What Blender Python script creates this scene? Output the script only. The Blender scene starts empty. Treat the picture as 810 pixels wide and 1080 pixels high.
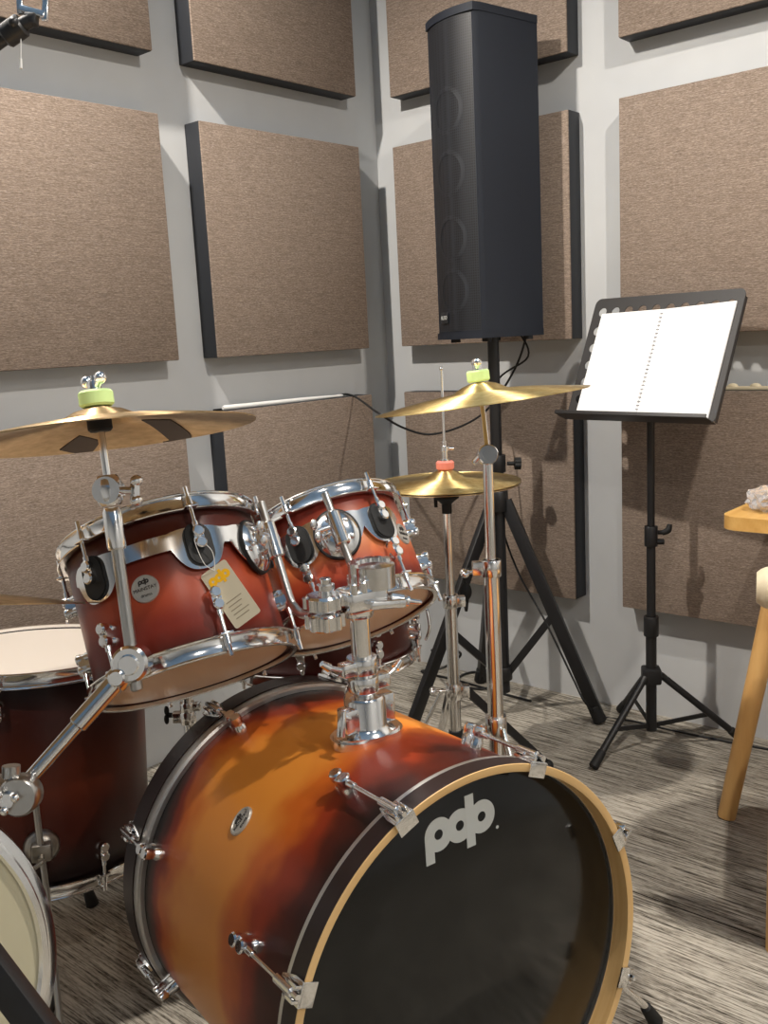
import bpy, bmesh, math, random
from math import sin, cos, pi, radians as R
from mathutils import Vector as V, Matrix as M
random.seed(7)
C = bpy.context.scene.collection
scene = bpy.context.scene

# ------------------------------------------------------------------ camera
CAM = V((-2.5816, -2.2065, 1.1533)); FPX = 1020.98
RT = V((0.6505, -0.7578, -0.0508)).normalized()
FW = V((0.7409, 0.6479, -0.1772)).normalized()
UP = RT.cross(FW).normalized(); RT = FW.cross(UP).normalized()
cd = bpy.data.cameras.new('camera'); cam = bpy.data.objects.new('camera', cd); C.objects.link(cam)
cd.sensor_fit = 'VERTICAL'; cd.sensor_height = 24.0; cd.lens = FPX / 1080 * 24.0
cd.clip_start = 0.02
m = M.Identity(4)
for i in range(3):
    m[i][0] = RT[i]; m[i][1] = UP[i]; m[i][2] = -FW[i]; m[i][3] = CAM[i]
cam.matrix_world = m
scene.camera = cam

def ray(x, y): return FW + RT * ((x - 405) / FPX) - UP * ((y - 540) / FPX)
def at(x, y, d): return CAM + ray(x, y) * d                 # a point at depth d along the view
def atz(x, y, z=0.0):                                       # a point on a level plane
    r = ray(x, y); return CAM + r * ((z - CAM.z) / r.z)

# ------------------------------------------------------------------ materials
def lin(c):
    return tuple(((v / 12.92) if v <= 0.04045 else ((v + 0.055) / 1.055) ** 2.4) for v in c)
def rgb(r, g, b): return lin((r / 255, g / 255, b / 255))
def mat(name, col, rough=0.5, metal=0.0, spec=0.5, emit=None, es=0.0, coat=0.0, alpha=1.0):
    mt = bpy.data.materials.new(name); mt.use_nodes = True
    b = mt.node_tree.nodes['Principled BSDF']
    b.inputs['Base Color'].default_value = (*col, 1); b.inputs['Roughness'].default_value = rough
    b.inputs['Metallic'].default_value = metal; b.inputs['Specular IOR Level'].default_value = spec
    b.inputs['Coat Weight'].default_value = coat; b.inputs['Coat Roughness'].default_value = 0.15
    b.inputs['Alpha'].default_value = alpha
    if emit: b.inputs['Emission Color'].default_value = (*emit, 1); b.inputs['Emission Strength'].default_value = es
    return mt
def N(mt, t, **kw):
    n = mt.node_tree.nodes.new(t)
    for k, v in kw.items(): setattr(n, k, v)
    return n
def L(mt, a, b): mt.node_tree.links.new(a, b)
def bsdf(mt): return mt.node_tree.nodes['Principled BSDF']
def ramp(mt, stops, interp='LINEAR'):
    n = N(mt, 'ShaderNodeValToRGB'); n.color_ramp.interpolation = interp
    els = n.color_ramp.elements
    while len(els) < len(stops): els.new(0.5)
    for e, (p, c) in zip(els, stops): e.position = p; e.color = (*c, 1)
    return n
def mapping(mt, scale, kind='Object'):
    tc = N(mt, 'ShaderNodeTexCoord'); mp = N(mt, 'ShaderNodeMapping')
    mp.inputs['Scale'].default_value = scale; L(mt, tc.outputs[kind], mp.inputs['Vector']); return mp
def noise(mt, vec, scale=1.0, detail=4.0, rough=0.6):
    n = N(mt, 'ShaderNodeTexNoise'); n.inputs['Scale'].default_value = scale
    n.inputs['Detail'].default_value = detail; n.inputs['Roughness'].default_value = rough
    L(mt, vec, n.inputs['Vector']); return n
def bump(mt, h, strength, dist=0.002):
    b = N(mt, 'ShaderNodeBump'); b.inputs['Strength'].default_value = strength; b.inputs['Distance'].default_value = dist
    L(mt, h, b.inputs['Height']); L(mt, b.outputs['Normal'], bsdf(mt).inputs['Normal']); return b

CHROME = mat('chrome', (0.90, 0.895, 0.885), 0.13, 1.0)
STEEL = mat('satin_steel', (0.52, 0.51, 0.49), 0.28, 1.0)
NICKEL = mat('dull_nickel', (0.40, 0.37, 0.33), 0.34, 1.0)
ALU = mat('aluminium_ring', (0.66, 0.64, 0.61), 0.40, 1.0)
BLACK = mat('black_paint', rgb(27, 27, 29), 0.42)
RUBBER = mat('black_rubber', rgb(18, 18, 19), 0.65)
BLKFRAME = mat('black_frame', rgb(33, 36, 42), 0.6)
CABLE = mat('black_cable', rgb(20, 20, 22), 0.5)
NEON = mat('neon_green_felt', rgb(204, 236, 164), 0.9)
PINK = mat('coral_felt', rgb(222, 132, 118), 0.95)
WHITEPL = mat('white_plastic', rgb(235, 235, 232), 0.4)
CREAMWOOD = mat('pale_wood', rgb(226, 212, 180), 0.5)
HEADW = mat('coated_head', rgb(226, 216, 204), 0.55)
HEADC = mat('clear_head', rgb(206, 190, 168), 0.16, coat=0.5)
def thin_skin(mt, f):
    o = mt.node_tree.nodes['Material Output']; mx = N(mt, 'ShaderNodeMixShader'); tr = N(mt, 'ShaderNodeBsdfTranslucent')
    tr.inputs['Color'].default_value = bsdf(mt).inputs['Base Color'].default_value; mx.inputs['Fac'].default_value = f
    L(mt, bsdf(mt).outputs[0], mx.inputs[1]); L(mt, tr.outputs[0], mx.inputs[2]); L(mt, mx.outputs[0], o.inputs['Surface'])
HEADC = mat('clear_head', rgb(236, 222, 200), 0.2, coat=0.3)
thin_skin(HEADW, .28); thin_skin(HEADC, .65)
HEADB = mat('black_head', rgb(20, 20, 19), 0.13, spec=0.5)
HEADY = mat('cream_head', rgb(206, 198, 168), 0.4)
LOGO = mat('silver_print', rgb(205, 208, 205), 0.5)
YELLOW = mat('yellow_print', rgb(250, 190, 20), 0.6)
BADGE = mat('badge_metal', rgb(196, 192, 184), 0.38, 0.6)
INK = mat('dark_ink', rgb(45, 40, 38), 0.6)
PAPER = mat('white_paper', rgb(250, 250, 250), 0.8)
COIL = mat('coil_grey', rgb(120, 122, 128), 0.4)
DESK = mat('black_desk_metal', rgb(42, 40, 40), 0.5)
PAD = mat('dark_pad', rgb(72, 58, 48), 0.8)
GREYPL = mat('grey_ink', rgb(150, 152, 155), 0.5)
GLASSY = bpy.data.materials.new('clear_plastic'); GLASSY.use_nodes = True
b = bsdf(GLASSY); b.inputs['Base Color'].default_value = (0.9, 0.9, 0.92, 1); b.inputs['Roughness'].default_value = 0.12
b.inputs['Transmission Weight'].default_value = 0.75; b.inputs['IOR'].default_value = 1.3

def wall_mat():
    mt = mat('painted_wall', rgb(194, 196, 197), 0.75, spec=0.25)
    mp = mapping(mt, (3, 3, 3)); n = noise(mt, mp.outputs[0], 1.0, 3)
    r = ramp(mt, [(0.3, rgb(189, 191, 193)), (0.7, rgb(198, 200, 201))]); L(mt, n.outputs['Fac'], r.inputs[0])
    L(mt, r.outputs[0], bsdf(mt).inputs['Base Color'])
    return mt
WALL = wall_mat()
CEIL = mat('ceiling_cool_bounce', rgb(150, 190, 238), 0.85)  # unseen ceiling, blue put in to throw a cool bounce on the upper walls

def fabric_mat():
    mt = mat('woven_brown_fabric', rgb(150, 126, 106), 0.95, spec=0.15)
    mp = mapping(mt, (120, 120, 520)); n1 = noise(mt, mp.outputs[0], 1.0, 3, 0.7)
    mp2 = mapping(mt, (40, 40, 900)); n2 = noise(mt, mp2.outputs[0], 1.0, 2)
    mx = N(mt, 'ShaderNodeMath', operation='MULTIPLY_ADD'); mx.inputs[1].default_value = 0.45
    L(mt, n2.outputs['Fac'], mx.inputs[0]); 
    mh = N(mt, 'ShaderNodeMath', operation='MULTIPLY'); mh.inputs[1].default_value = 0.6
    L(mt, n1.outputs['Fac'], mh.inputs[0]); L(mt, mh.outputs[0], mx.inputs[2])
    r = ramp(mt, [(0.36, rgb(104, 91, 81)), (0.52, rgb(136, 121, 109)), (0.68, rgb(170, 154, 141))])
    L(mt, mx.outputs[0], r.inputs[0]); L(mt, r.outputs[0], bsdf(mt).inputs['Base Color'])
    bump(mt, mx.outputs[0], 0.5, 0.002)
    return mt
FABRIC = fabric_mat()

def carpet_mat():
    mt = mat('striped_carpet', rgb(130, 124, 112), 0.95, spec=0.1)
    mp = mapping(mt, (210, 8, 1)); n1 = noise(mt, mp.outputs[0], 1.0, 3, 0.6)
    mp2 = mapping(mt, (500, 60, 1)); n2 = noise(mt, mp2.outputs[0], 1.0, 2)
    mp3 = mapping(mt, (5, 2.2, 1)); n3 = noise(mt, mp3.outputs[0], 1.0, 3)
    a = N(mt, 'ShaderNodeMath', operation='MULTIPLY'); a.inputs[1].default_value = 0.6; L(mt, n1.outputs['Fac'], a.inputs[0])
    c = N(mt, 'ShaderNodeMath', operation='MULTIPLY_ADD'); c.inputs[1].default_value = 0.25; L(mt, n2.outputs['Fac'], c.inputs[0]); L(mt, a.outputs[0], c.inputs[2])
    d = N(mt, 'ShaderNodeMath', operation='MULTIPLY_ADD'); d.inputs[1].default_value = 0.15; L(mt, n3.outputs['Fac'], d.inputs[0]); L(mt, c.outputs[0], d.inputs[2])
    r = ramp(mt, [(0.385, rgb(66, 61, 55)), (0.45, rgb(122, 116, 106)), (0.50, rgb(158, 152, 141)), (0.60, rgb(196, 190, 178))])
    L(mt, d.outputs[0], r.inputs[0])
    # tile seams every half metre
    tc = N(mt, 'ShaderNodeTexCoord'); sx = N(mt, 'ShaderNodeSeparateXYZ'); L(mt, tc.outputs['Object'], sx.inputs[0])
    fr = N(mt, 'ShaderNodeMath', operation='FRACT'); sc = N(mt, 'ShaderNodeMath', operation='MULTIPLY_ADD')
    sc.inputs[1].default_value = 1.0; sc.inputs[2].default_value = 0.895; L(mt, sx.outputs['X'], sc.inputs[0]); L(mt, sc.outputs[0], fr.inputs[0])
    lt = N(mt, 'ShaderNodeMath', operation='LESS_THAN'); lt.inputs[1].default_value = 0.004; L(mt, fr.outputs[0], lt.inputs[0])
    mx = N(mt, 'ShaderNodeMix', data_type='RGBA'); L(mt, lt.outputs[0], mx.inputs['Factor']); L(mt, r.outputs[0], mx.inputs['A'])
    mx.inputs['B'].default_value = (*rgb(52, 47, 42), 1)
    L(mt, mx.outputs['Result'], bsdf(mt).inputs['Base Color']); bump(mt, d.outputs[0], 0.6, 0.004)
    return mt
CARPET = carpet_mat()

def burst_mat(name, length, stops, nz=0.10, rough=0.36, nscale=7.0):
    """lacquer fading along the drum's own axis: dark at both hoops, amber in the middle"""
    mt = mat(name, rgb(180, 80, 20), rough, spec=0.4)
    tc = N(mt, 'ShaderNodeTexCoord'); sx = N(mt, 'ShaderNodeSeparateXYZ'); L(mt, tc.outputs['Object'], sx.inputs[0])
    d = N(mt, 'ShaderNodeMath', operation='MULTIPLY'); d.inputs[1].default_value = -1.0 / length; L(mt, sx.outputs['Z'], d.inputs[0])
    nn = noise(mt, tc.outputs['Object'], nscale, 3.0, 0.55)
    e = N(mt, 'ShaderNodeMath', operation='MULTIPLY_ADD'); e.inputs[1].default_value = nz * 2; 
    L(mt, nn.outputs['Fac'], e.inputs[0]); L(mt, d.outputs[0], e.inputs[2])
    f = N(mt, 'ShaderNodeMath', operation='SUBTRACT'); f.inputs[1].default_value = nz; L(mt, e.outputs[0], f.inputs[0])
    r = ramp(mt, stops, 'EASE'); L(mt, f.outputs[0], r.inputs[0])
    L(mt, r.outputs[0], bsdf(mt).inputs['Base Color'])
    return mt
BLK_R = rgb(28, 13, 12); DKR = rgb(74, 24, 15); RED = rgb(146, 50, 22); ORG = rgb(200, 98, 30); AMB = rgb(226, 142, 54)
BASSM = burst_mat('bass_sunburst', 0.51, [(0.05, BLK_R), (0.16, DKR), (0.26, RED), (0.36, ORG), (0.48, AMB), (0.68, AMB), (0.78, ORG), (0.84, RED), (0.90, DKR), (0.95, BLK_R)], 0.20, 0.36, 6.0)
TOMM = burst_mat('tom_sunburst', 0.253, [(0.04, BLK_R), (0.16, DKR), (0.34, rgb(104, 36, 23)), (0.52, rgb(168, 70, 40)), (0.72, rgb(128, 44, 30)), (0.88, DKR), (0.98, BLK_R)], 0.07, 0.34, 9.0)
TOMR = burst_mat('small_tom_sunburst', 0.192, [(0.04, DKR), (0.16, rgb(122, 40, 28)), (0.34, rgb(186, 90, 52)), (0.52, rgb(222, 130, 78)), (0.72, rgb(180, 78, 50)), (0.88, rgb(108, 30, 24)), (0.98, DKR)], 0.08, 0.34, 9.0)
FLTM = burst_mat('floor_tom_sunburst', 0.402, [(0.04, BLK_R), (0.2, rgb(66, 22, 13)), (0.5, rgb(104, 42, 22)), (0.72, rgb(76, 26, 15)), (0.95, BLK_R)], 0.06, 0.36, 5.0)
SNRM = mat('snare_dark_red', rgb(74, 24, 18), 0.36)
HOOPB = mat('dark_hoop_lacquer', rgb(40, 26, 25), 0.36)
def wood_mat(name, c1, c2, sc, rough=0.42):
    mt = mat(name, c1, rough); mp = mapping(mt, sc); n = noise(mt, mp.outputs[0], 1.0, 4)
    r = ramp(mt, [(0.3, c1), (0.7, c2)]); L(mt, n.outputs['Fac'], r.inputs[0]); L(mt, r.outputs[0], bsdf(mt).inputs['Base Color']); return mt
HOOPN = wood_mat('natural_maple', rgb(220, 174, 110), rgb(236, 198, 140), (4, 4, 90))
OAK = wood_mat('light_oak', rgb(208, 158, 84), rgb(226, 182, 108), (4, 40, 40))
BEECH = wood_mat('light_beech', rgb(206, 156, 92), rgb(222, 178, 114), (30, 30, 4))

AROT = 0.25
def cymbal_mat():
    mt = mat('cymbal_brass', rgb(214, 176, 96), 0.50, 1.0)
    tc = N(mt, 'ShaderNodeTexCoord'); ln = N(mt, 'ShaderNodeVectorMath', operation='LENGTH'); 
    mp = N(mt, 'ShaderNodeMapping'); mp.inputs['Scale'].default_value = (1, 1, 0); L(mt, tc.outputs['Object'], mp.inputs[0]); L(mt, mp.outputs[0], ln.inputs[0])
    w = N(mt, 'ShaderNodeMath', operation='MULTIPLY'); w.inputs[1].default_value = 2600; L(mt, ln.outputs['Value'], w.inputs[0])
    s = N(mt, 'ShaderNodeMath', operation='SINE'); L(mt, w.outputs[0], s.inputs[0])
    n = noise(mt, tc.outputs['Object'], 55, 2); 
    a = N(mt, 'ShaderNodeMath', operation='MULTIPLY_ADD'); a.inputs[1].default_value = 0.35; L(mt, s.outputs[0], a.inputs[0]); L(mt, n.outputs['Fac'], a.inputs[2])
    bump(mt, a.outputs[0], 0.30, 0.0010)
    tg = N(mt, 'ShaderNodeTangent', direction_type='RADIAL', axis='Z'); L(mt, tg.outputs[0], bsdf(mt).inputs['Tangent'])
    bsdf(mt).inputs['Anisotropic'].default_value = 0.95; bsdf(mt).inputs['Anisotropic Rotation'].default_value = AROT
    r = ramp(mt, [(0.3, rgb(226, 196, 128)), (0.7, rgb(250, 228, 168))]); L(mt, n.outputs['Fac'], r.inputs[0]); L(mt, r.outputs[0], bsdf(mt).inputs['Base Color'])
    return mt
BRASS = cymbal_mat()
BRASSD = cymbal_mat(); BRASSD.name = 'cymbal_bronze'; bsdf(BRASSD).inputs['Roughness'].default_value = 0.46
for n_ in BRASSD.node_tree.nodes:
    if n_.type == 'VALTORGB': n_.color_ramp.elements[0].color = (*rgb(190, 160, 120), 1); n_.color_ramp.elements[1].color = (*rgb(216, 188, 148), 1)
def grille_mat():
    mt = mat('perforated_grille', rgb(26, 28, 32), 0.45)
    mp = mapping(mt, (150, 150, 150)); v = N(mt, 'ShaderNodeTexVoronoi'); v.inputs['Randomness'].default_value = 0.0; v.inputs['Scale'].default_value = 1.0
    L(mt, mp.outputs[0], v.inputs['Vector'])
    r = ramp(mt, [(0.30, rgb(5, 5, 7)), (0.42, rgb(33, 36, 42))]); L(mt, v.outputs['Distance'], r.inputs[0]); L(mt, r.outputs[0], bsdf(mt).inputs['Base Color'])
    return mt
GRILLE = grille_mat()
CABINET = mat('speaker_cabinet', rgb(27, 32, 42), 0.62, spec=0.35)

# ------------------------------------------------------------------ mesh builder
def frame(o, x, y, z):
    f = M.Identity(4)
    for i in range(3): f[i][0] = x[i]; f[i][1] = y[i]; f[i][2] = z[i]; f[i][3] = o[i]
    return f
def basis(o, z, hint=None):
    z = V(z).normalized(); h = V(hint) if hint is not None else (V((0, 0, 1)) if abs(z.z) < 0.9 else V((1, 0, 0)))
    x = (h - z * h.dot(z)).normalized(); y = z.cross(x); return frame(V(o), x, y, z)
class MB:
    def __init__(s): s.v = []; s.f = []
    def add(s, vs, fs, T=None):
        o = len(s.v)
        s.v += [tuple(T @ V(p)) if T is not None else tuple(p) for p in vs]
        s.f += [tuple(i + o for i in f) for f in fs]; return s
    def bm(s, b, T=None):
        b.verts.index_update(); s.add([v.co.copy() for v in b.verts], [[v.index for v in f.verts] for f in b.faces], T); b.free(); return s
    def box(s, size, T=None, bev=0.0, seg=2):
        b = bmesh.new(); bmesh.ops.create_cube(b, size=1.0)
        for v in b.verts: v.co = V((v.co.x * size[0], v.co.y * size[1], v.co.z * size[2]))
        if bev: bmesh.ops.bevel(b, geom=b.edges[:], offset=bev, segments=seg, affect='EDGES', profile=0.5)
        return s.bm(b, T)
    def slab(s, lo, hi, bev=0.0):
        lo = V(lo); hi = V(hi); return s.box(hi - lo, M.Translation((lo + hi) / 2), bev)
    def bar(s, p0, p1, w, h, hint=None, bev=0.0):
        p0 = V(p0); p1 = V(p1); T = basis((p0 + p1) / 2, p1 - p0, hint); return s.box((h, w, (p1 - p0).length), T, bev)
    def lathe(s, prof, n=48, T=None, a0=0.0, a1=2 * pi, closed=False):
        full = abs(a1 - a0 - 2 * pi) < 1e-6; cnt = n if full else n + 1
        vs = []; fs = []
        for (r, z) in prof:
            for k in range(cnt):
                a = a0 + (a1 - a0) * k / n; vs.append((r * cos(a), r * sin(a), z))
        P = len(prof); seq = list(range(P - 1)) + ([P - 1] if closed else [])
        for i in seq:
            j = (i + 1) % P
            for k in range(n):
                k2 = (k + 1) % cnt
                fs.append((i * cnt + k, i * cnt + k2, j * cnt + k2, j * cnt + k))
        return s.add(vs, fs, T)
    def cyl(s, p0, p1, r0, r1=None, n=20, bev=0.0):
        p0 = V(p0); p1 = V(p1); r1 = r0 if r1 is None else r1; h = (p1 - p0).length
        T = basis(p0, p1 - p0)
        if bev: pr = [(0, 0), (r0 - bev, 0), (r0, bev), (r1, h - bev), (r1 - bev, h), (0, h)]
        else: pr = [(0, 0), (r0, 0), (r1, h), (0, h)]
        return s.lathe(pr, n, T)
    def ball(s, c, r, sc=(1, 1, 1), T=None, n=16):
        pr = [(r * sin(pi * i / n), -r * cos(pi * i / n)) for i in range(n + 1)]
        S = M.Translation(V(c)) @ M.Diagonal((*sc, 1)); return s.lathe(pr, n * 2, (T @ S) if T is not None else S)
    def tube(s, pts, r, n=10, smooth=0, caps=True):
        pts = [V(p) for p in pts]
        n0 = len(pts); rr = list(r) if isinstance(r, (list, tuple)) else [r] * n0
        if smooth:
            pts = spline(pts, smooth)
            rr = [rr[min(i // smooth, n0 - 1)] + (rr[min(i // smooth + 1, n0 - 1)] - rr[min(i // smooth, n0 - 1)]) * (i % smooth) / smooth for i in range(len(pts))]
        vs = []; fs = []; t0 = (pts[1] - pts[0]).normalized()
        x = t0.orthogonal().normalized()
        for i, p in enumerate(pts):
            t = (pts[min(i + 1, len(pts) - 1)] - pts[max(i - 1, 0)]).normalized()
            x = (x - t * x.dot(t)).normalized(); y = t.cross(x)
            for k in range(n):
                a = 2 * pi * k / n; vs.append(p + (x * cos(a) + y * sin(a)) * rr[i])
        for i in range(len(pts) - 1):
            for k in range(n):
                k2 = (k + 1) % n; fs.append((i * n + k, i * n + k2, (i + 1) * n + k2, (i + 1) * n + k))
        if caps: fs.append(tuple(range(n))[::-1]); fs.append(tuple(len(vs) - n + k for k in range(n)))
        return s.add(vs, fs)
    def prism(s, out, z0, z1, T=None, bev=0.0):
        b = bmesh.new(); vs = [b.verts.new((x, y, z0)) for x, y in out]; f = b.faces.new(vs)
        r = bmesh.ops.extrude_face_region(b, geom=[f])
        for v in [g for g in r['geom'] if isinstance(g, bmesh.types.BMVert)]: v.co.z = z1
        bmesh.ops.recalc_face_normals(b, faces=b.faces[:])
        if bev: 
            es = [e for e in b.edges if abs(e.verts[0].co.z - z1) < 1e-9 and abs(e.verts[1].co.z - z1) < 1e-9]
            bmesh.ops.bevel(b, geom=es, offset=bev, segments=2, affect='EDGES')
        return s.bm(b, T)
    def annulus(s, r0, r1, z0, z1, T=None, n=40):
        return s.lathe([(r0, z0), (r1, z0), (r1, z1), (r0, z1)], n, T, closed=True)
def spline(p, k):
    out = []
    for i in range(len(p) - 1):
        a = p[max(i - 1, 0)]; b_ = p[i]; c = p[i + 1]; d = p[min(i + 2, len(p) - 1)]
        for j in range(k):
            t = j / k
            out.append(0.5 * ((2 * b_) + (c - a) * t + (2 * a - 5 * b_ + 4 * c - d) * t * t + (3 * b_ - a - 3 * c + d) * t ** 3))
    return out + [p[-1]]
def stadium(l, r, n=10):
    pts = []
    for k in range(n + 1): a = -pi / 2 + pi * k / n; pts.append((l / 2 + r * cos(a), r * sin(a)))
    for k in range(n + 1): a = pi / 2 + pi * k / n; pts.append((-l / 2 + r * cos(a), r * sin(a)))
    return pts
def rrect(w, h, r, n=6):
    pts = []
    for cx, cy, a0 in ((w / 2 - r, h / 2 - r, 0), (-w / 2 + r, h / 2 - r, pi / 2), (-w / 2 + r, -h / 2 + r, pi), (w / 2 - r, -h / 2 + r, 1.5 * pi)):
        for k in range(n + 1): a = a0 + pi / 2 * k / n; pts.append((cx + r * cos(a), cy + r * sin(a)))
    return pts

WM = {}
def link(name, mb, mt, parent=None, world=True, sharp=38):
    me = bpy.data.meshes.new(name); vs = mb.v
    if world and parent is not None:
        inv = WM[parent.name].inverted(); vs = [inv @ V(p) for p in vs]
    me.from_pydata([tuple(p) for p in vs], [], mb.f); me.update()
    b = bmesh.new(); b.from_mesh(me); bmesh.ops.remove_doubles(b, verts=b.verts, dist=1e-6)
    bmesh.ops.recalc_face_normals(b, faces=b.faces[:]); b.to_mesh(me); b.free()
    for p in me.polygons: p.use_smooth = True
    me.set_sharp_from_angle(angle=R(sharp))
    me.materials.append(mt)
    o = bpy.data.objects.new(name, me); C.objects.link(o)
    if parent is not None:
        o.parent = parent; WM[o.name] = WM[parent.name].copy()
    else: WM[o.name] = M.Identity(4)
    return o
def tag(o, label, cat, group=None):
    o['label'] = label; o['category'] = cat
    if group: o['group'] = group
    return o
def thing(name, label, cat, T, group=None):
    o = bpy.data.objects.new(name, None); C.objects.link(o); o.empty_display_size = 0.05
    if not isinstance(T, M): T = M.Translation(V(T))
    o.matrix_world = T; WM[o.name] = T.copy(); return tag(o, label, cat, group)
def single(name, mb, mt, label, cat, base, group=None):       # a thing that is one mesh, origin at its base
    vs = mb.v; bs = V(base); mb.v = [tuple(V(p) - bs) for p in vs]
    o = link(name, mb, mt); o.location = bs; WM[o.name] = M.Translation(bs); return tag(o, label, cat, group)
def struct(name, mb, mt):
    o = link(name, mb, mt); o['kind'] = 'structure'; return o
def text_mb(txt, size, T, depth=0.0004, align='CENTER'):
    cu = bpy.data.curves.new('lettering', 'FONT'); cu.body = txt; cu.size = size; cu.align_x = align; cu.align_y = 'CENTER'; cu.extrude = depth
    o = bpy.data.objects.new('lettering', cu); C.objects.link(o)
    dg = bpy.context.evaluated_depsgraph_get(); me = bpy.data.meshes.new_from_object(o.evaluated_get(dg))
    mb = MB(); mb.add([v.co.copy() for v in me.vertices], [tuple(p.vertices) for p in me.polygons], T)
    bpy.data.objects.remove(o); bpy.data.curves.remove(cu); bpy.data.meshes.remove(me); return mb

# ------------------------------------------------------------------ the room
X0, Y0, ZC = -5.4, -5.0, 2.85
struct('floor', MB().slab((X0, Y0, -0.06), (0, 0, 0)), CARPET)
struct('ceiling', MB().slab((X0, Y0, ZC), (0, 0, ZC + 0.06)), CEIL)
struct('wall_left', MB().slab((X0 - .1, 0, -0.06), (0.1, 0.1, ZC + .06)), WALL)
struct('wall_right', MB().slab((0, Y0 - .1, -0.06), (0.1, 0, ZC + .06)), WALL)
struct('wall_back', MB().slab((X0 - .1, Y0 - .1, -0.06), (0, Y0, ZC + .06)), WALL)
struct('wall_front', MB().slab((X0 - .1, Y0, -0.06), (X0, 0, ZC + .06)), WALL)

# acoustic panels ---------------------------------------------------------
PW, PH, PT, ZB, GV = 0.64, 0.6312, 0.0655, 0.3391, 0.1506
rows = [ZB, ZB + PH + GV, ZB + 2 * (PH + GV)]
def panel(side, u, row, label):
    z = rows[row]
    if side == 'L': T = M.Translation((-u - PW / 2, 0, z))
    else: T = M.Translation((0, -u - PW / 2, z)) @ M.Rotation(-pi / 2, 4, 'Z')
    t = thing('acoustic_panel', label, 'acoustic panel', T, 'brown fabric acoustic panels on the walls')
    k = MB().slab((-PW / 2, -PT + .005, 0), (PW / 2, -0.0005, PH), 0.002)
    link('panel_frame', k, BLKFRAME, t, world=False)
    f = MB().slab((-PW / 2 + .0005, -PT, 0.0005), (PW / 2 - .0005, -PT + .007, PH - .0005), 0.0025)
    link('fabric_face', f, FABRIC, t, world=False)
uL = [0.1633, 0.1633 + PW + 0.1339]; uR = [0.1215, 0.1215 + PW + 0.1544]
panel('L', uL[1], 2, 'brown fabric wall panel in the top left corner, behind the black microphone boom')
panel('L', uL[1], 1, 'large brown fabric wall panel above the left cymbal, at the left edge')
panel('L', uL[1], 0, 'brown fabric wall panel behind the left cymbal and the larger tom')
panel('L', uL[0], 2, 'topmost brown fabric panel directly left of the room corner')
panel('L', uL[0], 1, 'middle brown fabric panel just left of the room corner, with a white stick below it')
panel('L', uL[0], 0, 'brown fabric panel with the white stick lying on its top edge')
panel('R', uR[0], 2, 'brown fabric panel behind the top of the black column speaker')
panel('R', uR[0], 1, 'brown fabric panel behind the lower half of the black column speaker')
panel('R', uR[0], 0, 'brown fabric panel behind the right cymbal and the speaker tripod')
panel('R', uR[1], 2, 'brown fabric panel in the top right corner of the photo')
panel('R', uR[1], 1, 'large brown fabric panel behind and above the open music book')
panel('R', uR[1], 0, 'brown fabric panel behind the music stand pole, with a pale strip on its top')

# things lying on the panels
zt = ZB + PH
s0 = V((-0.775, -0.034, zt + .0075)); s1 = V((-0.27, -0.034, zt + .0045))
k = MB(); k.tube([s0, s0 + V((.006, 0, 0)), s0 + (s1 - s0) * .62, s0 + (s1 - s0) * .93, s0 + (s1 - s0) * .96, s0 + (s1 - s0) * .985, s1], [.0055, .0075, .0072, .0042, .0050, .0046, .002], 14)
single('drumstick', k, WHITEPL, 'long white stick lying on top of the low panel left of the room corner', 'drumstick', (s0 + s1) / 2 - V((0, 0, .0075)))
k = MB(); yy0, yy1 = -1.135, -1.45
k.slab((-.050, yy1, zt), (-.030, yy0, zt + .010), .003)
for q in range(3): k.ball((-.040, -1.165 - q * .06, zt + .010), .009, (1, 1.6, .9))
single('foam_strip', k, CREAMWOOD, 'pale cream strip with small bumps on top of the panel right of the music stand', 'strip', (-.040, (yy0 + yy1) / 2, zt))

# unseen ceiling lamps: first two follow the cast shadows, last two are added fill
LAMPS = [((-1.85, -0.42), 165), ((-1.15, -2.2), 95), ((-1.7, -4.2), 60), ((-2.9, -3.1), 34)]
LENS = mat('lamp_lens', (1, 1, 1), 0.4, emit=(1.0, 0.92, 0.82), es=30)
LAMPB = mat('lamp_housing', rgb(235, 235, 232), 0.4)
for (lx, ly), pw in LAMPS:
    t = thing('ceiling_or_fill_spotlight', 'unseen round white recessed ceiling spotlight, placed to light the room', 'ceiling light', (lx, ly, ZC), 'recessed ceiling spotlights')
    link('trim_ring', MB().annulus(.052, .068, -.012, 0, M.Translation((lx, ly, ZC)), 40), LAMPB, t)
    link('lens', MB().lathe([(0, -.004), (.052, -.004), (.052, 0), (0, 0)], 40, M.Translation((lx, ly, ZC))), LENS, t)
    ld = bpy.data.lights.new('spotlight_beam', 'SPOT'); ld.energy = pw; ld.shadow_soft_size = .035; ld.color = (1.0, .92, .82)
    ld.spot_size = R(165); ld.spot_blend = .5
    lo = bpy.data.objects.new('spotlight_beam', ld); C.objects.link(lo); lo.location = (lx, ly, ZC - .03)

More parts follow.
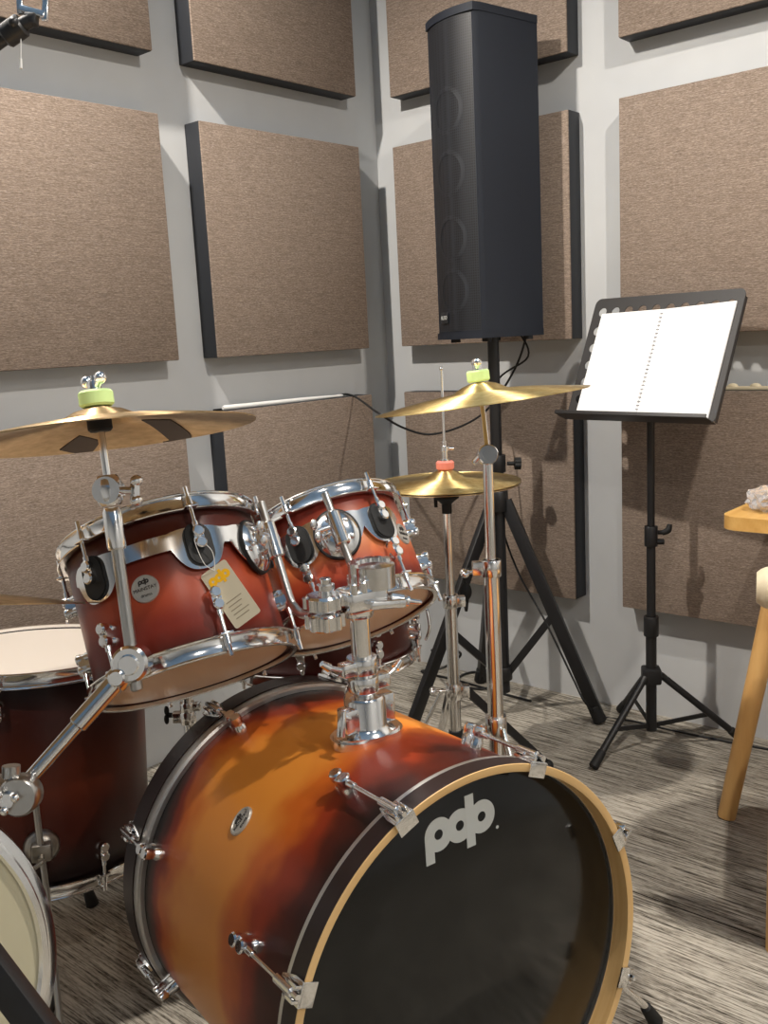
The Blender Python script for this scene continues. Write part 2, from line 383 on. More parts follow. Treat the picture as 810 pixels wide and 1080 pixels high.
# ------------------------------------------------------------------ drums
def pol(r, deg, z): return V((r * cos(R(deg)), r * sin(R(deg)), z))
def turret_lug(T, h=.024, r=.0085, parent=None, name='lug', body=CHROME):
    """dual turret lug: z of T points out of the shell, x along the drum axis"""
    mb = MB(); mb.prism(stadium(r * 1.7, r * .86), -.003, h * .8, T)
    for sx in (-1, 1):
        mb.lathe([(0, -.003), (r, -.003), (r, h * .35), (r * .86, h * .42), (r * .86, h * .6), (r, h * .68), (r, h - .002), (r - .002, h), (0, h)], 20, T @ M.Translation((sx * r * 1.02, 0, 0)))
    return link(name, mb, body, parent)
def hit(px, py, T, r):
    """angle and height where the sight line meets a drum's shell"""
    I = T.inverted(); o = I @ CAM; d = (I.to_3x3() @ ray(px, py))
    a = d.x ** 2 + d.y ** 2; b_ = 2 * (o.x * d.x + o.y * d.y); c = o.x ** 2 + o.y ** 2 - r * r
    q = max(b_ * b_ - 4 * a * c, 0); t = (-b_ - math.sqrt(q)) / 2 / a; p = o + d * t
    return math.degrees(math.atan2(p.y, p.x)), p.z
def radial(T, r, deg, z):     # frame on a shell: z out, x along the axis
    n = V((cos(R(deg)), sin(R(deg)), 0)); return T @ frame(pol(r, deg, z), V((0, 0, 1)), V((0, 0, 1)).cross(n) * -1 if False else n.cross(V((0, 0, 1))), n)
def logo_mb(s=1.0, d=.0006):
    """three bold round letters p d p that share their strokes; x 0..0.117 wide, baseline at the bowl's foot"""
    mb = MB(); ro, ri = .0225, .0068
    for cx in (-.0590, -.0240, .0130):
        mb.annulus(ri * s, ro * s, 0, d * (1 + cx * 3), M.Translation((cx * s, .0225 * s, 0)), 36)
    mb.slab((-.0815 * s, -.0125 * s, 0), (-.0675 * s, .0225 * s, d * 1.3)); mb.slab((-.0140 * s, -.0125 * s, 0), (.0005 * s, .0590 * s, d * 1.3))
    return mb
def move(mb, T): mb.v = [tuple(T @ V(p)) for p in mb.v]; return mb

HOOP = lambda r: [(r + .0030, -.0255), (r + .0030, -.0010), (r + .0060, 0.0), (r + .0100, 0.0), (r + .0108, -.0014), (r + .0100, -.0028), (r + .0062, -.0036), (r + .0055, -.0060), (r + .0055, -.0205), (r + .0070, -.0225), (r + .0125, -.0235), (r + .0135, -.0248), (r + .0125, -.0260)]
def drum(name, label, cat, T, rs, ln, lacquer, lugs, group, lugz=.072, upper=True, lower=True, dots=False):
    t = thing(name, label, cat, T, group)
    link('shell', MB().lathe([(rs - .006, -.009), (rs - .002, -.008), (rs, -.011), (rs, -ln + .011), (rs - .002, -ln + .008), (rs - .006, -ln + .009)], 96, T, closed=True), lacquer, t)
    link('shell_lining', MB().lathe([(rs - .0065, -.014), (rs - .0060, -.014), (rs - .0060, -ln + .014), (rs - .0065, -ln + .014)], 96, T, closed=True), HOOPN, t)
    F = T @ M.Translation((0, 0, -ln)) @ M.Rotation(pi, 4, 'X')
    link('top_hoop', MB().lathe(HOOP(rs), 96, T, closed=True), CHROME, t)
    link('bottom_hoop', MB().lathe(HOOP(rs), 96, F, closed=True), CHROME, t)
    dome = [(0, -.0075), (rs - .010, -.0075), (rs - .003, -.0085), (rs + .0028, -.014), (rs + .0028, -.020)]
    link('top_head', MB().lathe(dome, 96, T), HEADW, t)
    link('bottom_head', MB().lathe(dome, 96, F), HEADC, t)
    for a in lugs:
        for up in (True, False):
            if (up and not upper) or (not up and not lower): continue
            z = -lugz if up else -ln + lugz + .004
            h = .024
            lg = turret_lug(radial(T, rs, a, z), h, .0085, t)
            zt_ = 0 if up else -ln; s_ = 1 if up else -1; rr = rs + .0155
            rd = MB(); rd.cyl(T @ pol(rr, a, z + s_ * .010), T @ pol(rr, a, zt_ + s_ * .001 - s_ * .024), .0030, n=12)
            rd.cyl(T @ pol(rr, a, z + s_ * .010), T @ pol(rr, a, z + s_ * .024), .0046, n=12)
            rd.cyl(T @ pol(rr, a, zt_ - s_ * .026), T @ pol(rr, a, zt_ - s_ * .010), .0056, .0046, n=12)
            rd.cyl(T @ pol(rr, a, zt_ - s_ * .010), T @ pol(rr, a, zt_ + s_ * .006), .0034, n=8)
            link('tension_rod', rd, CHROME, t)
            ear = MB().box((.016, .019, .0035), T @ frame(pol(rr - .001, a, zt_ - s_ * .0248), V((cos(R(a)), sin(R(a)), 0)), V((-sin(R(a)), cos(R(a)), 0)), V((0, 0, 1))), .001)
            link('hoop_ear', ear, CHROME, t)
    return t
def badge(T, rs, a, z, t, r=.0185, oval=1.0, rot=0):
    F = radial(T, rs, a, z) @ M.Rotation(rot, 4, 'Z')
    bd = link('badge', MB().lathe([(0, .0016), (r - .0035, .0016), (r - .003, .0024), (r - .001, .0024), (r, .001), (r, -.003), (0, -.003)], 40, F @ M.Diagonal((oval, 1, 1, 1))), BADGE, t)
    mb = text_mb('MAINSTAY', .0066 * r / .0185, F @ M.Translation((0, 0, .0019)) @ M.Rotation(-pi / 2, 4, 'Z'))
    q = text_mb('drums', .0060 * r / .0185, F @ M.Translation((-.0085 * r / .0185, 0, .0019)) @ M.Rotation(-pi / 2, 4, 'Z')); mb.add(q.v, q.f)
    q = logo_mb(.125 * r / .0185, .0003); move(q, F @ M.Translation((.0065 * r / .0185, -.003 * r / .0185, .0018)) @ M.Rotation(-pi / 2, 4, 'Z')); mb.add(q.v, q.f)
    link('lettering', mb, INK, bd)

def axis_frame(top, az, ti):
    a = V((cos(R(az)) * sin(R(ti)), sin(R(az)) * sin(R(ti)), cos(R(ti))))
    h = V((-cos(R(az)), -sin(R(az)), 0)); g = (h - a * h.dot(a)).normalized(); e = a.cross(g)
    return frame(V(top), g, e, a)

def suspension(T, rs, lugs, brk, t):
    """chrome strip curving round the tom with lobes at the lugs and at the bracket"""
    a0 = min(lugs) - 17; a1 = max(lugs) + 17; n = 150; vs = []; fs = []; rr = rs + .0065
    def lobe(a, c, wd): return max(0.0, 1 - abs((a - c) / wd) ** 3.0) if abs(a - c) < wd else 0.0
    for i in range(n + 1):
        a = a0 + (a1 - a0) * i / n
        l = max([lobe(a, c, 15) for c in lugs]); q = lobe(a, brk, 20)
        top = -.056 + .004 * l + .004 * q; bot = -.080 - .036 * max(l, q * 1.02)
        end = min(1.0, min(a - a0, a1 - a) / 6.0); mid = -.076; 
        if end < 1: k = math.sqrt(max(0, 1 - (1 - end) ** 2)); top = mid + (top - mid) * k; bot = mid + (bot - mid) * k
        for r_ in (rr, rr + .0018):
            vs += [pol(r_, a, top), pol(r_, a, bot)]
    for i in range(n):
        o = i * 4; p = o + 4
        fs += [(o + 2, p + 2, p + 3, o + 3), (o, o + 1, p + 1, p), (o, p, p + 2, o + 2), (o + 1, o + 3, p + 3, p + 1)]
    fs += [(0, 2, 3, 1), (n * 4, n * 4 + 1, n * 4 + 3, n * 4 + 2)]
    link('suspension_band', MB().add(vs, fs, T), CHROME, t)
    for c in lugs:
        F = radial(T, rs, c, -.080)
        g_ = MB().prism(stadium(.024, .0205), .004, .0125, F, .002); link('rubber_grommet', g_, RUBBER, t)
    F = radial(T, rs + .004, brk, -.086)
    k = MB().lathe([(0, .006), (.037, .006), (.038, .003), (.038, 0), (0, 0)], 40, F @ M.Diagonal((1.15, 1, 1, 1))); link('bracket_pad', k, RUBBER, t)
    k = MB().lathe([(0, .018), (.012, .0175), (.022, .015), (.030, .0105), (.0345, .006), (.0345, .004), (0, .004)], 40, F @ M.Diagonal((1.15, 1, 1, 1)))
    for q in range(5): k.ball(F @ pol(.024, q * 72 + 20, .0125), .0052, n=8)
    k.box((.034, .022, .022), F @ M.Translation((0, 0, .026)), .004)
    k.cyl(F @ V((-.026, 0, .034)), F @ V((.026, 0, .034)), .0115, n=20, bev=.002)
    link('mount_bracket', k, CHROME, t)
    k = MB(); k.cyl(F @ V((.004, .008, .034)), F @ V((.004, .030, .034)), .0042, n=12)
    for s_ in (-1, 1): k.ball(F @ V((.004 + s_ * .011, .033, .036)), .0075, (1, .6, 1.2), n=8)
    link('wing_bolt', k, CHROME, t)
    return F

# the two rack toms
KL = .95; TL = axis_frame(CAM + (V((-1.6491, -.8956, .8574)) - CAM) * KL, 72.9, 29.97); LL = .253 * KL; RL = .1524 * KL
tl = drum('rack_tom', 'larger amber sunburst rack tom at left, with a paper tag hanging on it', 'tom drum', TL, RL, LL, TOMM, [-59.7, 0, 60, 120, 180, 240], 'rack toms')
FL_ = suspension(TL, RL, [-59.7, 0, 60], 40, tl); badge(TL, RL, -33.6, -.121, tl, .0200)
KR = 1.03; TR_ = axis_frame(CAM + (V((-1.4336, -1.06, .8578)) - CAM) * KR, 72.8, 34.5); LR = .196 * KR; RR_ = .127 * KR
tr = drum('rack_tom', 'smaller orange sunburst rack tom in the middle, in front of the hi-hat', 'tom drum', TR_, RR_, LR, TOMR, [-49, 11, 71, 131, 191, 251], 'rack toms', .066)
FR_ = suspension(TR_, RR_, [-49, 11], -23, tr); badge(TR_, RR_, 35, -.098, tr, .0190)

# floor tom: its own tilt, legs in brackets
az_ = math.degrees(.2728); TF = axis_frame((-1.7054, -.5574, .6181), az_, math.degrees(.086)); LF = .402; RF = .1935
a_lug, z_lug = hit(104, 893, TF, RF)
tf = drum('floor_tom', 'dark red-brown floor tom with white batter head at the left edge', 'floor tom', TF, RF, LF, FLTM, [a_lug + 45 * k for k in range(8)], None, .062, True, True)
a_leg, z_leg = hit(44, 892, TF, RF)
c_b = TF @ V((0, 0, -LF)); rv = (TF.inverted().to_3x3() @ (V((-1.602, -.474, 0)) - V((c_b.x, c_b.y, 0)))); rv = TF.inverted().to_3x3() @ (V((-1.602, -.474, 0)) - CAM); rv = TF.inverted().to_3x3() @ (V((c_b.x, c_b.y, 0)) - V((CAM.x, CAM.y, 0))); a_r = math.degrees(math.atan2(rv.y, rv.x))
def pix(p): p = V(p) - CAM; return 405 + FPX * p.dot(RT) / p.dot(FW)
a_m = min(((a_leg + a_r) / 2, (a_leg + a_r) / 2 + 180), key=lambda q: pix(TF @ pol(RF, q, z_leg)))
for k_, a in enumerate((a_leg, a_r, a_m)):
    F = radial(TF, RF, a, z_leg)
    mb = MB().lathe([(0, .020), (.018, .018), (.027, .010), (.030, .004), (.030, -.006), (0, -.006)], 36, F)
    mb.box((.030, .034, .022), F @ M.Translation((0, 0, .024)), .004); br = link('leg_bracket', mb, NICKEL, tf)
    mb = MB(); mb.cyl(F @ V((-.004, 0, .03)), F @ V((-.004, 0, .052)), .005, n=12); mb.bar(F @ V((-.004, -.004, .052)), F @ V((-.022, .022, .052)), .009, .006, None, .002)
    link('wing_screw', mb, NICKEL, br)
    n_ = (F.to_3x3() @ V((0, 0, 1))); n_.z = 0; n_.normalize()
    p = F @ V((0, 0, .026)); top = p + V((0, 0, .115 if k_ == 0 else .03)) - n_ * .006; q = V((p.x, p.y, 0.012)) + n_ * .075
    mid = p + V((0, 0, -.10))
    if k_ == 1: q = V((-1.602, -.474, .012)); mid = p + (q - p) * .3
    lg = link('leg', MB().tube([top, p, mid, q], .0058, 12, 6), STEEL, tf)
    link('rubber_foot', MB().cyl(V((q.x, q.y, 0)) + n_ * .002, q + (mid - q).normalized() * .035, .0135, .0095, 16, .002), RUBBER, lg)

# snare drum half hidden behind the small tom
a_s = V((cos(1.2009) * sin(.0976), sin(1.2009) * sin(.0976), cos(.0976)))
TS = axis_frame(V((-1.2365, -.853, .500)) + a_s * .150, math.degrees(1.2009), math.degrees(.0976))
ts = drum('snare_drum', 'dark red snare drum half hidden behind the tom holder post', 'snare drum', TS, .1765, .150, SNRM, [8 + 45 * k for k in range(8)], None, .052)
mb = MB(); F = radial(TS, .1765, 62, -.075); mb.box((.085, .026, .016), F @ M.Translation((0, 0, .012)), .003); mb.tube([F @ V((.03, .0, .02)), F @ V((.035, .02, .035)), F @ V((-.01, .03, .04)), F @ V((-.04, .02, .03))], .003, 8, 5)
link('snare_strainer', mb, CHROME, ts)
# its stand
pc = TS @ V((0, 0, -.150)); base = V((pc.x, pc.y, 0))
st = thing('snare_stand', 'chrome snare stand under the dark red snare drum', 'drum stand', base)
mb = MB(); mb.cyl((pc.x, pc.y, .10), (pc.x, pc.y, .43), .0127, n=16); link('pole', mb, CHROME, st)
for k_ in range(3):
    d = V((cos(R(40 + 120 * k_)), sin(R(40 + 120 * k_)), 0))
    mb = MB().bar(V((pc.x, pc.y, .30)) + d * .015, base + d * .26 + V((0, 0, .012)), .016, .006); lg = link('leg', mb, CHROME, st)
    link('rubber_foot', MB().ball(base + d * .262 + V((0, 0, .014)), .014), RUBBER, lg)
    q = TS @ pol(.150, 20 + 120 * k_, -.1535)
    mb = MB().tube([V((pc.x, pc.y, .425)), (V((pc.x, pc.y, .43)) + q) / 2, q], .006, 8, 4); 
    mb.ball(q - V((0, 0, .004)), .008, n=8); link('basket_arm', mb, CHROME, st)

# bass drum: x sideways, y up, z towards the viewer along its axis
BAX = V((-0.2367, -0.971, 0.0337)).normalized(); BE = V((0.9716, -0.2368, 0)).normalized(); BG = BAX.cross(BE).normalized(); BE = BG.cross(BAX)
BC = V((-1.6689, -1.5409, 0.3231)); BT = frame(BC, BE, BG, BAX)
bd_ = thing('bass_drum', 'big amber sunburst bass drum with black front head and silver logo', 'bass drum', BT)
def bpt(r, phi, s): return BT @ V((r * sin(R(phi)), r * cos(R(phi)), -s))
def bfr(r, phi, s):      # z out, x towards the front
    n = BT.to_3x3() @ V((sin(R(phi)), cos(R(phi)), 0)); return frame(bpt(r, phi, s), BAX, n.cross(BAX), n)
RS = .276
link('shell', MB().lathe([(RS - .007, -.036), (RS, -.036), (RS, -.490), (RS - .007, -.490)], 128, BT, closed=True), BASSM, bd_)
link('front_head_ring', MB().lathe([(RS + .0005, -.028), (.2875, -.028), (.2885, -.030), (.2885, -.0365), (.2870, -.038), (RS + .0005, -.038)], 128, BT, closed=True), ALU, bd_)
link('rear_head_ring', MB().lathe([(RS + .0005, -.466), (.283, -.466), (.2865, -.469), (.2870, -.484), (.285, -.488), (RS + .0005, -.488)], 128, BT, closed=True), ALU, bd_)
fh = link('front_hoop', MB().lathe([(.2790, -.030), (.2885, -.030), (.2885, -.0012)], 128, BT), HOOPB, bd_)
link('hoop_inside', MB().lathe([(.2885, -.0012), (.2878, -.0002), (.2800, -.0002), (.2772, -.0014), (.2772, -.034)], 128, BT), HOOPN, fh)
rh = link('rear_hoop', MB().lathe([(.2772, -.486), (.2885, -.486), (.2885, -.524), (.2772, -.524)], 128, BT, closed=True), HOOPB, bd_)
fhd = link('front_head', MB().lathe([(0, -.0300), (.270, -.0300), (.2775, -.034)], 128, BT), HEADB, bd_)
link('rear_head', MB().lathe([(0, -.494), (.270, -.494), (.2775, -.490)], 128, BT), HEADW, bd_)
lg_ = move(logo_mb(1.0), BT @ M.Translation((.0215, .1865, -.0299))); link('logo', lg_, LOGO, fhd)
link('trademark_dot', MB().lathe([(0, .0005), (.0024, .0005), (.0024, 0)], 16, BT @ M.Translation((.0605, .1850, -.0299))), LOGO, fhd)
for k_ in range(8):
    ph = 22.5 + 45 * k_
    for front in (True, False):
        s = .130 if front else .436
        turret_lug(bfr(RS, ph, s), .031, .0092, bd_)
        e0, s0_ = (.000, 1) if front else (.524, -1)
        rr = RS + .0225
        mb = MB(); mb.cyl(bpt(rr, ph, s - s0_ * .012), bpt(rr, ph, e0 + s0_ * .026), .0030, n=12); mb.cyl(bpt(rr, ph, s - s0_ * .012), bpt(rr, ph, s - s0_ * .032), .0048, n=12)
        mb.cyl(bpt(rr, ph, e0 + s0_ * .040), bpt(rr, ph, e0 + s0_ * .004), .0062, n=14, bev=.001); mb.cyl(bpt(rr, ph, e0 + s0_ * .004), bpt(rr, ph, e0 - s0_ * .008), .0036, n=8)
        link('tension_rod', mb, CHROME, bd_)
        F = bfr(.2885, ph, e0) if front else bfr(.2885, ph, e0) @ M.Rotation(pi, 4, 'Z')
        cl = MB()      # x of F points off the drum's end; claw wraps the hoop
        cl.prism([(.004, -.015), (.004, .015), (-.014, .0145), (-.030, .010), (-.040, .006), (-.040, -.006), (-.030, -.010), (-.014, -.0145)], .0005, .0042, F, .001)
        cl.slab((.0008, -.015, -.017), (.0040, .015, .0040), .001); cl.v[-0:] = cl.v[-0:]
        nb = len(cl.v)
        q = MB().slab((.0008, -.015, -.017), (.0040, .015, .0040), .001); cl.v = cl.v[:len(cl.v) - len(q.v)]; cl.f = cl.f[:len(cl.f) - len(q.f)]; cl.add(q.v, q.f, F)
        for sy in (-1, 1): cl.add(*(lambda z: (z.v, z.f))(MB().slab((-.020, sy * .0085 - .0022, .003), (.003, sy * .0085 + .0022, .0125), .001)), F)
        link('claw_hook', cl, CHROME, bd_)
# oval badge
F = bfr(RS, -45, .268)
bg = link('badge', MB().lathe([(0, .0018), (.0125, .0018), (.013, .0028), (.0150, .0028), (.016, .001), (.016, -.003), (0, -.003)], 40, F @ M.Diagonal((1.0, 1.35, 1, 1))), BADGE, bd_)
FB = F @ M.Translation((0, 0, .0021)) @ M.Rotation(pi / 2, 4, 'Z')
mb = text_mb('MAINSTAY', .0064, FB); q = text_mb('drums', .0062, FB @ M.Translation((0, -.0078, 0))); mb.add(q.v, q.f)
q = move(logo_mb(.13, .0003), FB @ M.Translation((.003, .0045, 0))); mb.add(q.v, q.f); link('lettering', mb, INK, bg)
# folding spurs
for sx in (1, -1):
    F = bfr(RS, 113 * sx, .115); mb = MB().box((.045, .032, .014), F @ M.Translation((0, 0, .006)), .004); mb.cyl(F @ V((0, 0, .01)), F @ V((0, 0, .030)), .014, n=20, bev=.002)
    sp = link('spur', mb, CHROME, bd_)
    p0 = F @ V((0, 0, .020)); p1 = V((-1.2232, -1.5661, .012)) if sx > 0 else V((-2.015, -1.375, .012))
    link('spur_rod', MB().tube([p0, p1], .0062, 12), CHROME, sp); 
    link('spur_foot', MB().cyl(p1 - V((0, 0, .012)), p1 + (p0 - p1).normalized() * .035, .013, .0095, 16, .002), RUBBER, sp)

# tom holder standing on the bass drum
F = bfr(RS, -1, .229); P0 = F @ V((0, 0, 0)); UPN = V((-.012, .0, 1)).normalized()
th = thing('tom_holder', 'chrome double tom holder on top of the bass drum', 'tom holder', P0)
TB = frame(P0, BE, UPN.cross(BE), UPN)
mb = MB(); mb.prism(stadium(.045, .034, 16), -.006, .010, TB, .004); link('base_plate', mb, CHROME, th)
mb = MB(); mb.lathe([(.0, .010), (.040, .010), (.034, .014), (.030, .020), (.030, .058), (.027, .062), (0, .062)], 40, TB)
mb.box((.030, .026, .044), TB @ M.Translation((.030, .0, .036)), .004); mb.box((.030, .026, .036), TB @ M.Translation((-.030, -.006, .034)), .004); link('base_housing', mb, CHROME, th)
mb = MB(); mb.cyl(TB @ V((-.035, -.012, .040)), TB @ V((-.052, -.020, .046)), .006, n=12); mb.bar(TB @ V((-.050, -.018, .056)), TB @ V((-.060, -.026, .022)), .012, .007, None, .002); link('t_handle', mb, CHROME, th)
mb = MB(); mb.cyl(TB @ V((0, 0, .05)), TB @ V((0, 0, .190)), .0142, n=28); link('post', mb, CHROME, th)
for z0, sd in ((.068, 1), (.096, -1)):
    mb = MB(); mb.lathe([(.0142, z0), (.0215, z0), (.0225, z0 + .002), (.0225, z0 + .021), (.0215, z0 + .023), (.0142, z0 + .023)], 32, TB, closed=True)
    mb.box((.026, .020, .020), TB @ M.Translation((sd * .026, -.004, z0 + .0115)), .003)
    cl = link('memory_lock', mb, CHROME, th)
    mb = MB(); p = TB @ V((sd * .034, -.006, z0 + .0115)); q = TB @ V((sd * .056, -.002, z0 + .020)); mb.cyl(p, q, .0036, n=10); mb.tube([q, q + (q - p) * .5 + V((0, 0, .004))], [.0065, .0045], 10); link('wing_bolt', mb, CHROME, cl)
# clamp head
cz = .200
mb = MB(); mb.box((.066, .046, .034), TB @ M.Translation((.006, 0, cz + .004)), .007, 3)
mb.lathe([(0, cz - .022), (.019, cz - .022), (.021, cz - .018), (.021, cz - .010), (0, cz - .010)], 28, TB)
for q in range(4): mb.cyl(TB @ V((-.018 + q * .016, -.018, cz + .016)), TB @ V((-.018 + q * .016, -.018, cz + .032)), .0058, n=12, bev=.001)
mb.bar(TB @ V((.0, -.028, cz)), TB @ V((.055, -.034, cz - .006)), .016, .012, None, .003)
link('clamp_head', mb, CHROME, th)
def barrel(cx, cy, dz, ang, name='tube_clamp'):
    G = TB @ M.Translation((cx, cy, cz + dz)) @ M.Rotation(ang, 4, 'Z')
    mb = MB()
    for z0, z1, r0 in ((-.028, -.003, .024), (.001, .022, .0255)):
        mb.lathe([(0, z0), (r0 - .003, z0), (r0, z0 + .003), (r0, z1 - .003), (r0 - .003, z1), (0, z1)], 28, G)
        for q in range(8): mb.cyl(G @ pol(r0, q * 45, z0 + .003), G @ pol(r0, q * 45, z1 - .003), .0045, n=10)
    mb.cyl(G @ V((.006, 0, .02)), G @ V((.006, 0, .044)), .0085, n=14, bev=.001); mb.lathe([(0, .040), (.013, .040), (.013, .047), (0, .047)], 12, G @ M.Translation((.006, 0, -.012)))
    return link(name, mb, CHROME, th), G
b1, G1 = barrel(-.050, .010, -.004, .3)
b2, G2 = barrel(.040, .036, .004, -.2)
mb = MB(); p = TB @ V((.040, -.018, cz + .0)); q = TB @ V((.085, -.034, cz - .012)); mb.cyl(p, p + (q - p) * .45, .010, n=16, bev=.002); mb.tube([p + (q - p) * .45, q], [.005, .0035], 10); mb.cyl(p + (q - p) * .52, p + (q - p) * .60, .0085, n=14); link('locking_bolt', mb, CHROME, th)
mb = MB()
for q in range(7): mb.cyl(TB @ pol(.030, 20 + q * 24, cz + .018) + BE * .03 + V((0, 0, .004)), TB @ pol(.030, 20 + q * 24, cz + .052) + BE * .03, .007, n=10)
mb.lathe([(0, cz + .016), (.030, cz + .016), (.030, cz + .048), (0, cz + .050)], 28, TB @ M.Translation((.03, 0, 0))); link('ratchet_knob', mb, CHROME, th)
def l_arm(Fb, Tt, G, drop):
    ax_ = Tt.to_3x3() @ V((0, 0, 1)); c = Fb @ V((0, 0, .034)); top = c + ax_ * .060; low = c - ax_ * drop; end = G @ V((0, 0, -.006))
    pts = [top, c, low + ax_ * .02, low + (end - low).normalized() * .012 , end]
    link('l_arm', MB().tube([top, c, c - ax_ * (drop - .030), c - ax_ * (drop - .012) + (end - low).normalized() * .006, low + (end - low).normalized() * .024, end], .0062, 14, 6), STEEL, th)
    mb = MB(); mb.cyl(c - ax_ * .030, c - ax_ * .016, .012, n=18, bev=.002); 
    link('arm_memory_lock', mb, CHROME, th)
l_arm(FL_, TL, G1, .120)
l_arm(FR_, TR_, G2, .085)

# paper tag tied to the larger tom
dT = ((TL @ pol(RL + .030, 10, -.143)) - CAM).dot(FW)
c4 = [at(x, y, dT + dd) for x, y, dd in ((211, 607, .004), (237, 588, .006), (276, 648, -.012), (249, 663, -.016))]
x_ = (c4[1] - c4[0]); wd = x_.length; x_.normalize(); ydir = (c4[0] - c4[3]); hd = ydir.length; z_ = x_.cross(ydir).normalized(); y_ = z_.cross(x_)
cc = (c4[0] + c4[1] + c4[2] + c4[3]) / 4; TG = frame(cc, x_, y_, z_)
tg = thing('price_tag', 'pale paper tag with yellow letters hanging by a string from the larger tom', 'tag', cc)
link('card', MB().prism(rrect(wd, hd, .004), 0, .0009, TG), mat('tag_card', rgb(206, 196, 172), .35), tg)
lm_ = move(logo_mb(.29, .0004), TG @ M.Translation((wd * .16, hd * .235, .0009))); link('logo', lm_, YELLOW, tg)
mb = MB()
for k_ in range(5): mb.slab((-wd * .30, -hd * .10 - k_ * hd * .07, 0), (wd * (.30 - .09 * (k_ % 3)), -hd * .085 - k_ * hd * .07, .0003))
link('fine_print', move(mb, TG @ M.Translation((0, 0, .0009))), mat('tag_print', rgb(150, 138, 116), .6), tg)
hook = TL @ pol(RL + .022, -3, -.074); hole = TG @ V((0, hd * .44, .0012))
link('string', MB().tube([hole, (hole + hook) / 2 + V((-.006, -.004, -.010)), hook, (hole + hook) / 2 + V((.010, -.004, .004)), hole + V((0.001, 0, 0))], .0005, 6, 6), WHITEPL, tg)

# upright drum with cream head in the bottom left corner
cc = at(-171, 1060, 1.10); rr = .243
nrm = V((-.30, -.94, .16)).normalized(); TC = basis(cc, nrm)
tc_ = thing('upright_drum', 'cream headed drum with chrome rim standing upright in the bottom left corner', 'drum', TC)
link('shell', MB().lathe([(rr - .02, -.005), (rr - .014, -.005), (rr - .014, -.13), (rr - .02, -.13)], 80, TC, closed=True), HOOPB, tc_)
link('head', MB().lathe([(0, -.004), (rr - .016, -.004), (rr - .010, -.010)], 80, TC), HEADY, tc_)
link('rim', MB().lathe([(rr - .024, -.024), (rr - .024, .001), (rr - .020, .006), (rr - .013, .005), (rr - .011, -.003), (rr - .006, -.004), (rr - .001, -.006), (rr, -.010), (rr, -.026)], 96, TC, closed=True), CHROME, tc_)
# black stand leg in front of it
p0 = at(-150, 830, .93); p1 = at(62, 1112, .93)
d_ = (p1 - p0).normalized(); k0 = p0.z / -d_.z; foot = p0 + d_ * k0
sd = thing('folding_stand', 'black folding stand bar crossing in front of the cream headed drum', 'stand', (foot.x, foot.y, 0))
link('bar', MB().bar(p0 - d_ * .05, foot - d_ * .015, .028, .022, FW, .002), BLACK, sd)
link('rubber_foot', MB().ball(V((foot.x, foot.y, .016)) - d_ * .01, .017, (1.2, 1.2, 1)), RUBBER, sd)
q0 = cc - nrm * .06 + V((0, 0, -rr + .012)); 
link('crossbar', MB().bar(V((foot.x, foot.y, 0)) - d_ * .30, V((q0.x, q0.y, .155)), .022, .018, None, .002), BLACK, sd)
link('cradle', MB().bar(V((q0.x - .16, q0.y - .02, .165)), V((q0.x + .16, q0.y + .02, .165)), .03, .02, None, .003), BLACK, sd)
for sx in (-1, 1): link('leg', MB().bar(V((q0.x + sx * .15, q0.y, .165)), V((q0.x + sx * .19, q0.y + .05, .0)), .022, .018, None, .002), BLACK, sd)

# ------------------------------------------------------------------ stands, cymbals, speaker, furniture
Z = V((0, 0, 1))
def collar(p, r, h, parent, mt=CHROME, name='collar', ax=Z, lug=None, wing=None):
    p = V(p); ax = V(ax).normalized(); T = basis(p - ax * h / 2, ax)
    mb = MB().lathe([(r * .7, 0), (r - .001, 0), (r, .0015), (r, h - .0015), (r - .001, h), (r * .7, h)], 28, T, closed=True)
    if lug is not None:
        l = V(lug).normalized(); mb.box((r * 1.5, r * 1.1, h * .8), basis(p + l * r * 1.1, ax, l), .002)
    c = link(name, mb, mt, parent)
    if wing is not None:
        l = V(wing).normalized(); q = p + l * r * 1.6; s_ = ax.cross(l)
        w_ = MB(); w_.cyl(p + l * r, q + l * .014, .004, n=10)
        for sg in (-1, 1): w_.ball(q + l * .020 + s_ * sg * .009 , .0085, (1, 1, .8), n=8)
        w_.ball(q + l * .016, .0065, n=8); link('wing_screw', w_, mt, c)
    return c
def tripod(parent, c, zt_, rad, angs, mt, wd=.018, th_=.007, brace=None, rub=.014, feet=None):
    for i, a in enumerate(angs):
        d = V((cos(R(a)), sin(R(a)), 0)); f = V((c.x, c.y, 0)) + d * rad
        if feet: f = V(feet[i]); d = (f - V((c.x, c.y, 0))); d.z = 0; d.normalize()
        p = V((c.x, c.y, zt_)) + d * .022; q = V((f.x, f.y, .016)); side = d.cross(Z)
        lg = link('leg', MB().bar(p, q, wd, th_, side, .0015) if th_ < .02 else MB().cyl(p, q, wd), mt, parent)
        u = (p - q).normalized()
        link('rubber_foot', MB().cyl(q - u * .010, q + u * .040, rub, rub * .8, 16, .003), RUBBER, lg)
        if brace:
            zb, fr = brace; m_ = p + (q - p) * fr
            link('brace', MB().bar(V((c.x, c.y, zb)) + d * .016, m_, wd * .62, min(th_, .012), side, .001), mt, parent)

